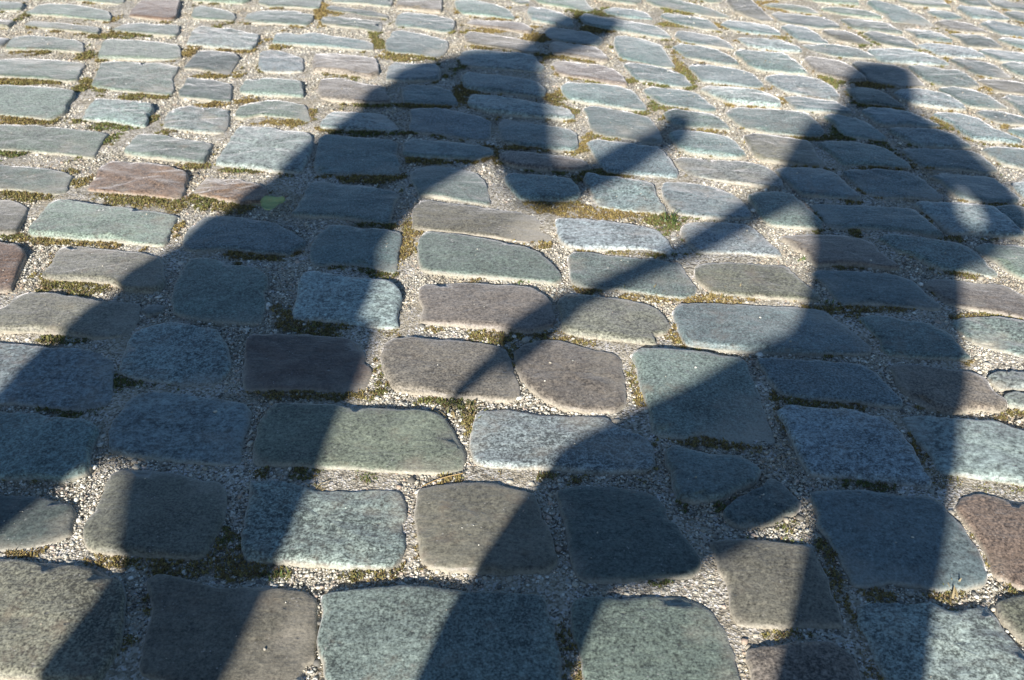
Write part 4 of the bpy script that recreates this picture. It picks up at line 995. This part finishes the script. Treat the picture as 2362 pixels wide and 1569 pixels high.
PEOPLE = [{'al': -0.62, 'zoff': 0.2891, 'face': 1, 'centre': (-0.875, 0.125), 'head_c': (-0.755, 1.4125), 'head_ratio': [0.78, 0.78, 0.78, 0.78, 0.78, 0.7, 0.4, 0.2], 'hair': False, 'label': 'person with a raised bent arm who casts the broad left shadow', 'als': {}, 'fists': [((-0.3325, 1.1), 0.043)], 'folds': [((-1.12, 1.1675), 0.024, 0.0), ((-1.125, 1.095), 0.03, 0.0), ((-1.13, 0.615), 0.042, 0.0), ((-1.13, 0.645), 0.04, 0.0), ((-1.14, 0.5625), 0.03, 0.0)], 'tubes': {'head': [((-0.9, 1.2625), (-0.775, 1.2625)), ((-0.8825, 1.3), (-0.765, 1.285)), ((-0.875, 1.335), (-0.715, 1.32)), ((-0.8725, 1.375), (-0.66, 1.365)), ((-0.865, 1.4125), (-0.65, 1.405)), ((-0.85, 1.455), (-0.65, 1.455)), ((-0.825, 1.4825), (-0.66, 1.48)), ((-0.7875, 1.495), (-0.6875, 1.495))], 'torso': [((-1.1, 0.52), (-0.7375, 0.53)), ((-1.1425, 0.545), (-0.71, 0.56)), ((-1.1675, 0.57), (-0.705, 0.58)), ((-1.1425, 0.59), (-0.7, 0.61)), ((-1.18, 0.62), (-0.6975, 0.64)), ((-1.1725, 0.6525), (-0.71, 0.6725)), ((-1.1525, 0.685), (-0.74, 0.7)), ((-1.1675, 0.7325), (-0.7675, 0.735)), ((-1.1425, 0.7575), (-0.7675, 0.7625)), ((-1.15, 0.785), (-0.77, 0.8)), ((-1.135, 0.845), (-0.7675, 0.855)), ((-1.145, 0.91), (-0.73, 0.915)), ((-1.145, 0.95), (-0.71, 0.95)), ((-1.125, 0.9975), (-0.695, 1.005)), ((-1.14, 1.05), (-0.695, 1.05)), ((-1.155, 1.0975), (-0.695, 1.09)), ((-1.12, 1.1325), (-0.71, 1.1275)), ((-1.14, 1.17), (-0.725, 1.1625)), ((-1.1075, 1.21), (-0.745, 1.205)), ((-1.065, 1.2475), (-0.765, 1.24)), ((-1.005, 1.275), (-0.78, 1.2725)), ((-0.9, 1.2925), (-0.785, 1.29))], 'arm_a': [((-0.85, 1.075), (-0.775, 1.255)), ((-0.775, 1.0), (-0.695, 1.16)), ((-0.695, 0.94), (-0.625, 1.07)), ((-0.63, 0.89), (-0.575, 0.995)), ((-0.575, 0.8575), (-0.54, 0.96)), ((-0.5075, 0.8475), (-0.51, 0.965)), ((-0.47, 0.875), (-0.48, 0.9825)), ((-0.41, 0.925), (-0.4425, 1.03)), ((-0.365, 0.97), (-0.405, 1.065)), ((-0.34, 1.01), (-0.375, 1.085))], 'arm_b': [((-1.05, 1.22), (-0.95, 1.245)), ((-1.11, 1.125), (-0.9875, 1.125)), ((-1.11, 1.0), (-1.0, 1.0)), ((-1.12, 0.875), (-1.02, 0.8625)), ((-1.13, 0.725), (-1.04, 0.7125)), ((-1.145, 0.625), (-1.05, 0.6125)), ((-1.125, 0.525), (-1.055, 0.525))], 'leg_a': [((-0.93, 0.5375), (-0.65, 0.6)), ((-0.895, 0.4575), (-0.61, 0.505)), ((-0.835, 0.4075), (-0.585, 0.44)), ((-0.78, 0.37), (-0.5625, 0.39)), ((-0.74, 0.325), (-0.545, 0.34)), ((-0.73, 0.255), (-0.525, 0.28)), ((-0.72, 0.175), (-0.52, 0.1875)), ((-0.71, 0.0), (-0.54, 0.0)), ((-0.695, -0.2), (-0.58, -0.2)), ((-0.68, -0.2375), (-0.595, -0.2375))], 'leg_b': [((-1.17, 0.6125), (-0.875, 0.5625)), ((-1.155, 0.5125), (-0.8925, 0.4875)), ((-1.1425, 0.4125), (-0.905, 0.4)), ((-1.145, 0.3125), (-0.93, 0.32)), ((-1.15, 0.175), (-0.955, 0.175)), ((-1.145, 0.0), (-0.98, 0.0)), ((-1.1375, -0.2), (-1.02, -0.2)), ((-1.125, -0.2375), (-1.03, -0.2375))], 'hips': [((-1.15, 0.65), (-0.725, 0.65)), ((-1.16, 0.58), (-0.695, 0.595)), ((-1.135, 0.495), (-0.705, 0.505)), ((-1.085, 0.455), (-0.71, 0.47))]}, 'hands': [{'wrist': (-0.37, 1.04), 'tip': (-0.29, 1.12), 'al': 0, 'al2': 0, 'curl': 1.05}, {'wrist': (-1.1325, 0.525), 'tip': (-1.105, 0.4), 'al': 0, 'al2': 0.05, 'curl': 0.25}], 'shoes': [(-0.725, -0.45, 0), (-1.15, -0.875, -0.05)], 'hat': [([((-0.8775, 1.3625), (-0.665, 1.375)), ((-0.865, 1.425), (-0.6425, 1.425)), ((-0.8475, 1.465), (-0.64, 1.465)), ((-0.8225, 1.49), (-0.6425, 1.4825)), ((-0.8, 1.4975), (-0.665, 1.49))], [0.95, 0.95, 0.95, 0.5, 0.3])]}, {'al': -0.3, 'zoff': 0.1399, 'face': -1, 'centre': (0.1, 0.125), 'head_c': (0.14, 1.33), 'head_ratio': [1.05, 1.05, 1.05, 1.05, 0.8, 0.4, 0.2], 'hair': True, 'label': 'person in a lunge pointing down to the left who casts the right shadow', 'folds': [], 'fists': [], 'als': {'leg_b': [-0.02, -0.01, 0.02, 0.06, 0.09, 0.1, 0.09, 0.06, 0.05]}, 'tubes': {'head': [((0.055, 1.2125), (0.22, 1.2125)), ((0.055, 1.25), (0.22, 1.25)), ((0.055, 1.2875), (0.225, 1.2875)), ((0.065, 1.33), (0.225, 1.335)), ((0.075, 1.365), (0.22, 1.3675)), ((0.095, 1.3925), (0.205, 1.3925)), ((0.125, 1.405), (0.1875, 1.405))], 'torso': [((0.015, 0.65), (0.27, 0.615)), ((0.0125, 0.67), (0.285, 0.645)), ((0.02, 0.7), (0.2975, 0.675)), ((0.0275, 0.7875), (0.3, 0.775)), ((0.03, 0.8625), (0.305, 0.855)), ((0.005, 0.925), (0.315, 0.92)), ((-0.025, 0.97), (0.3075, 0.97)), ((-0.035, 1.05), (0.305, 1.055)), ((-0.025, 1.105), (0.315, 1.12)), ((-0.0025, 1.155), (0.3, 1.17)), ((0.025, 1.21), (0.265, 1.21)), ((0.05, 1.235), (0.225, 1.235))], 'arm_a': [((0.25, 1.1), (0.31, 1.19)), ((0.29, 1.055), (0.37, 1.11)), ((0.345, 0.9925), (0.4175, 1.055)), ((0.355, 0.9425), (0.445, 0.985)), ((0.37, 0.895), (0.4425, 0.945)), ((0.355, 0.8725), (0.365, 0.945)), ((0.31, 0.855), (0.31, 0.94)), ((0.265, 0.855), (0.265, 0.94))], 'arm_b': [((-0.025, 1.175), (0.075, 1.05)), ((-0.055, 1.08), (0.025, 0.995)), ((-0.08, 0.995), (-0.015, 0.935)), ((-0.14, 0.9175), (-0.09, 0.875)), ((-0.215, 0.8375), (-0.17, 0.805)), ((-0.2875, 0.78), (-0.26, 0.7475)), ((-0.345, 0.735), (-0.315, 0.705)), ((-0.385, 0.7025), (-0.36, 0.67))], 'leg_a': [((0.075, 0.65), (0.285, 0.6625)), ((0.08, 0.56), (0.27, 0.57)), ((0.0775, 0.4875), (0.25, 0.495)), ((0.0675, 0.42), (0.23, 0.4325)), ((0.055, 0.3625), (0.22, 0.3825)), ((0.05, 0.225), (0.2, 0.2375)), ((0.055, 0.05), (0.175, 0.05)), ((0.07, -0.05), (0.16, -0.05)), ((0.075, -0.095), (0.15, -0.095))], 'leg_b': [((0.03, 0.72), (0.15, 0.555)), ((-0.035, 0.68), (0.06, 0.51)), ((-0.125, 0.6), (-0.01, 0.445)), ((-0.2125, 0.525), (-0.075, 0.3925)), ((-0.275, 0.47), (-0.1425, 0.36)), ((-0.3025, 0.4), (-0.15, 0.34)), ((-0.325, 0.32), (-0.15, 0.32)), ((-0.315, 0.125), (-0.18, 0.125)), ((-0.285, -0.095), (-0.22, -0.095))], 'hips': [((0.02, 0.7375), (0.295, 0.725)), ((0.02, 0.675), (0.2875, 0.65)), ((0.05, 0.61), (0.27, 0.595))]}, 'hands': [{'wrist': (-0.375, 0.6825), 'tip': (-0.4875, 0.535), 'al': 0, 'al2': 0, 'curl': 0.08}, {'wrist': (0.28, 0.8925), 'tip': (0.225, 0.8875), 'al': 0.1, 'al2': 0.14, 'curl': 1.0}], 'shoes': [(0.15, -0.075, 0), (-0.2125, -0.4375, 0.05)], 'hat': [([((0.0475, 1.235), (0.23, 1.2425)), ((0.045, 1.2875), (0.2325, 1.2875)), ((0.0625, 1.345), (0.23, 1.35)), ((0.065, 1.3775), (0.2275, 1.38)), ((0.0675, 1.38), (0.225, 1.385)), ((0.08, 1.39), (0.215, 1.3925))], [1.05, 1.05, 1.0, 0.85, 0.6, 0.45])]}]
def person(spec):
    al, zo, face = spec['al'], spec['zoff'], spec['face']   # face: +1 looks to the right, -1 to the left
    root = bpy.data.objects.new('person', None)
    c = at(spec['centre'], al, 0); root.location = (c.x, c.y, 0)
    link(root)
    bpy.context.view_layer.update()
    tag(root, spec['label'], 'person', group='two people standing behind the viewpoint')
    T = spec['tubes']
    shrink = lambda secs, k: [((a[0] + (b[0] - a[0]) * k, a[1] + (b[1] - a[1]) * k), (b[0] - (b[0] - a[0]) * k, b[1] - (b[1] - a[1]) * k)) for a, b in secs]
    # body: one continuous surface, head to ankles
    body = [loft(T['head'], al, zo, spec['head_ratio'])]
    for nm in ('torso', 'arm_a', 'arm_b', 'leg_a', 'leg_b'):
        body.append(loft(shrink(T[nm], 0.13), al, zo, 0.6 if nm == 'torso' else 0.8, als=spec['als'].get(nm)))
    hx = [(a[0] + b[0]) / 2 for a, b in T['head']]; hz = [(a[1] + b[1]) / 2 for a, b in T['head']]
    hc = at(spec['head_c'], al, zo)
    f = Wv * face
    body.append(rope([hc + f * 0.078 + Vector((0, 0, 0.018)), hc + f * 0.098 + Vector((0, 0, -0.012)), hc + f * 0.085 + Vector((0, 0, -0.026))], [0.008, 0.013, 0.014]))   # nose
    body.append(rope([hc + f * 0.075 + U * 0.022 + Vector((0, 0, -0.05)), hc + f * 0.085 + Vector((0, 0, -0.05)), hc + f * 0.075 - U * 0.022 + Vector((0, 0, -0.05))], [0.006, 0.010, 0.006]))  # lips
    for sgn in (-1, 1):
        body.append(ball(hc + U * sgn * 0.078 - f * 0.005 + Vector((0, 0, -0.01)), (0.02, 0.012, 0.032), 10))   # ears
    for h in spec['hands']:
        w = at(h['wrist'], al + h['al'], zo); tip = at(h['tip'], al + h['al2'], zo)
        body += hand(w, tip - w, U, (tip - w).length if h['curl'] < 0.5 else 0.165, h['curl'])
    body += [ball(at(p, al, zo), (r, r, r), 12) for p, r in spec['fists']]
    fused('body', body, SKIN, root, 0.0075, 3)
    for sgn in (-1, 1):
        v, ff = ball(hc + f * 0.074 + U * sgn * 0.032 + Vector((0, 0, 0.014)), (0.011, 0.011, 0.011), 10)
        e = mesh_obj('eye', v, ff, EYE); settle(e, root)
    top = [loft(T['torso'], al, zo, 0.62)] + [ball(at(p, al + a2, zo), (r, r, r * 1.2), 10) for p, r, a2 in spec['folds']] + [loft(T[k], al, zo, 0.9, als=spec['als'].get(k)) for k in ('arm_a', 'arm_b')]
    fused('jacket', top, spec['jacket'], root, 0.010, 3)
    fused('trousers', [loft(T[k], al, zo, 0.95, als=spec['als'].get(k)) for k in ('leg_a', 'leg_b')] + [loft(T['hips'], al, zo, 0.8)], spec['trousers'], root, 0.011, 5)
    for a, b, al2 in spec['shoes']:
        v, ff = shoe(Wv * a + U * (al + al2), Wv * b + U * (al + al2), al, root)
        s = mesh_obj('shoe', v, ff, SHOE); settle(s, root)
    fused('hair' if spec['hair'] else 'cap', [loft(s, al, zo, r) for s, r in spec['hat']], HAIR if spec['hair'] else CAP, root, 0.008, 3)
EYE = cloth_material('eye', (0.10, 0.08, 0.07), 40, 0.2)
HAIR = cloth_material('hair', (0.06, 0.04, 0.03), 300, 0.6)
CAP = cloth_material('cap_cloth', (0.06, 0.07, 0.08))
SHOE = cloth_material('shoe_leather', (0.05, 0.04, 0.035), 120, 0.5)
COATS = [cloth_material('dark_coat', (0.05, 0.06, 0.07)), cloth_material('olive_jacket', (0.09, 0.09, 0.06))]
JEANS = [cloth_material('grey_trousers', (0.10, 0.10, 0.10)), cloth_material('blue_denim', (0.05, 0.08, 0.14))]
for k, spec in enumerate(PEOPLE):
    spec['jacket'], spec['trousers'] = COATS[k], JEANS[k]
    person(spec)
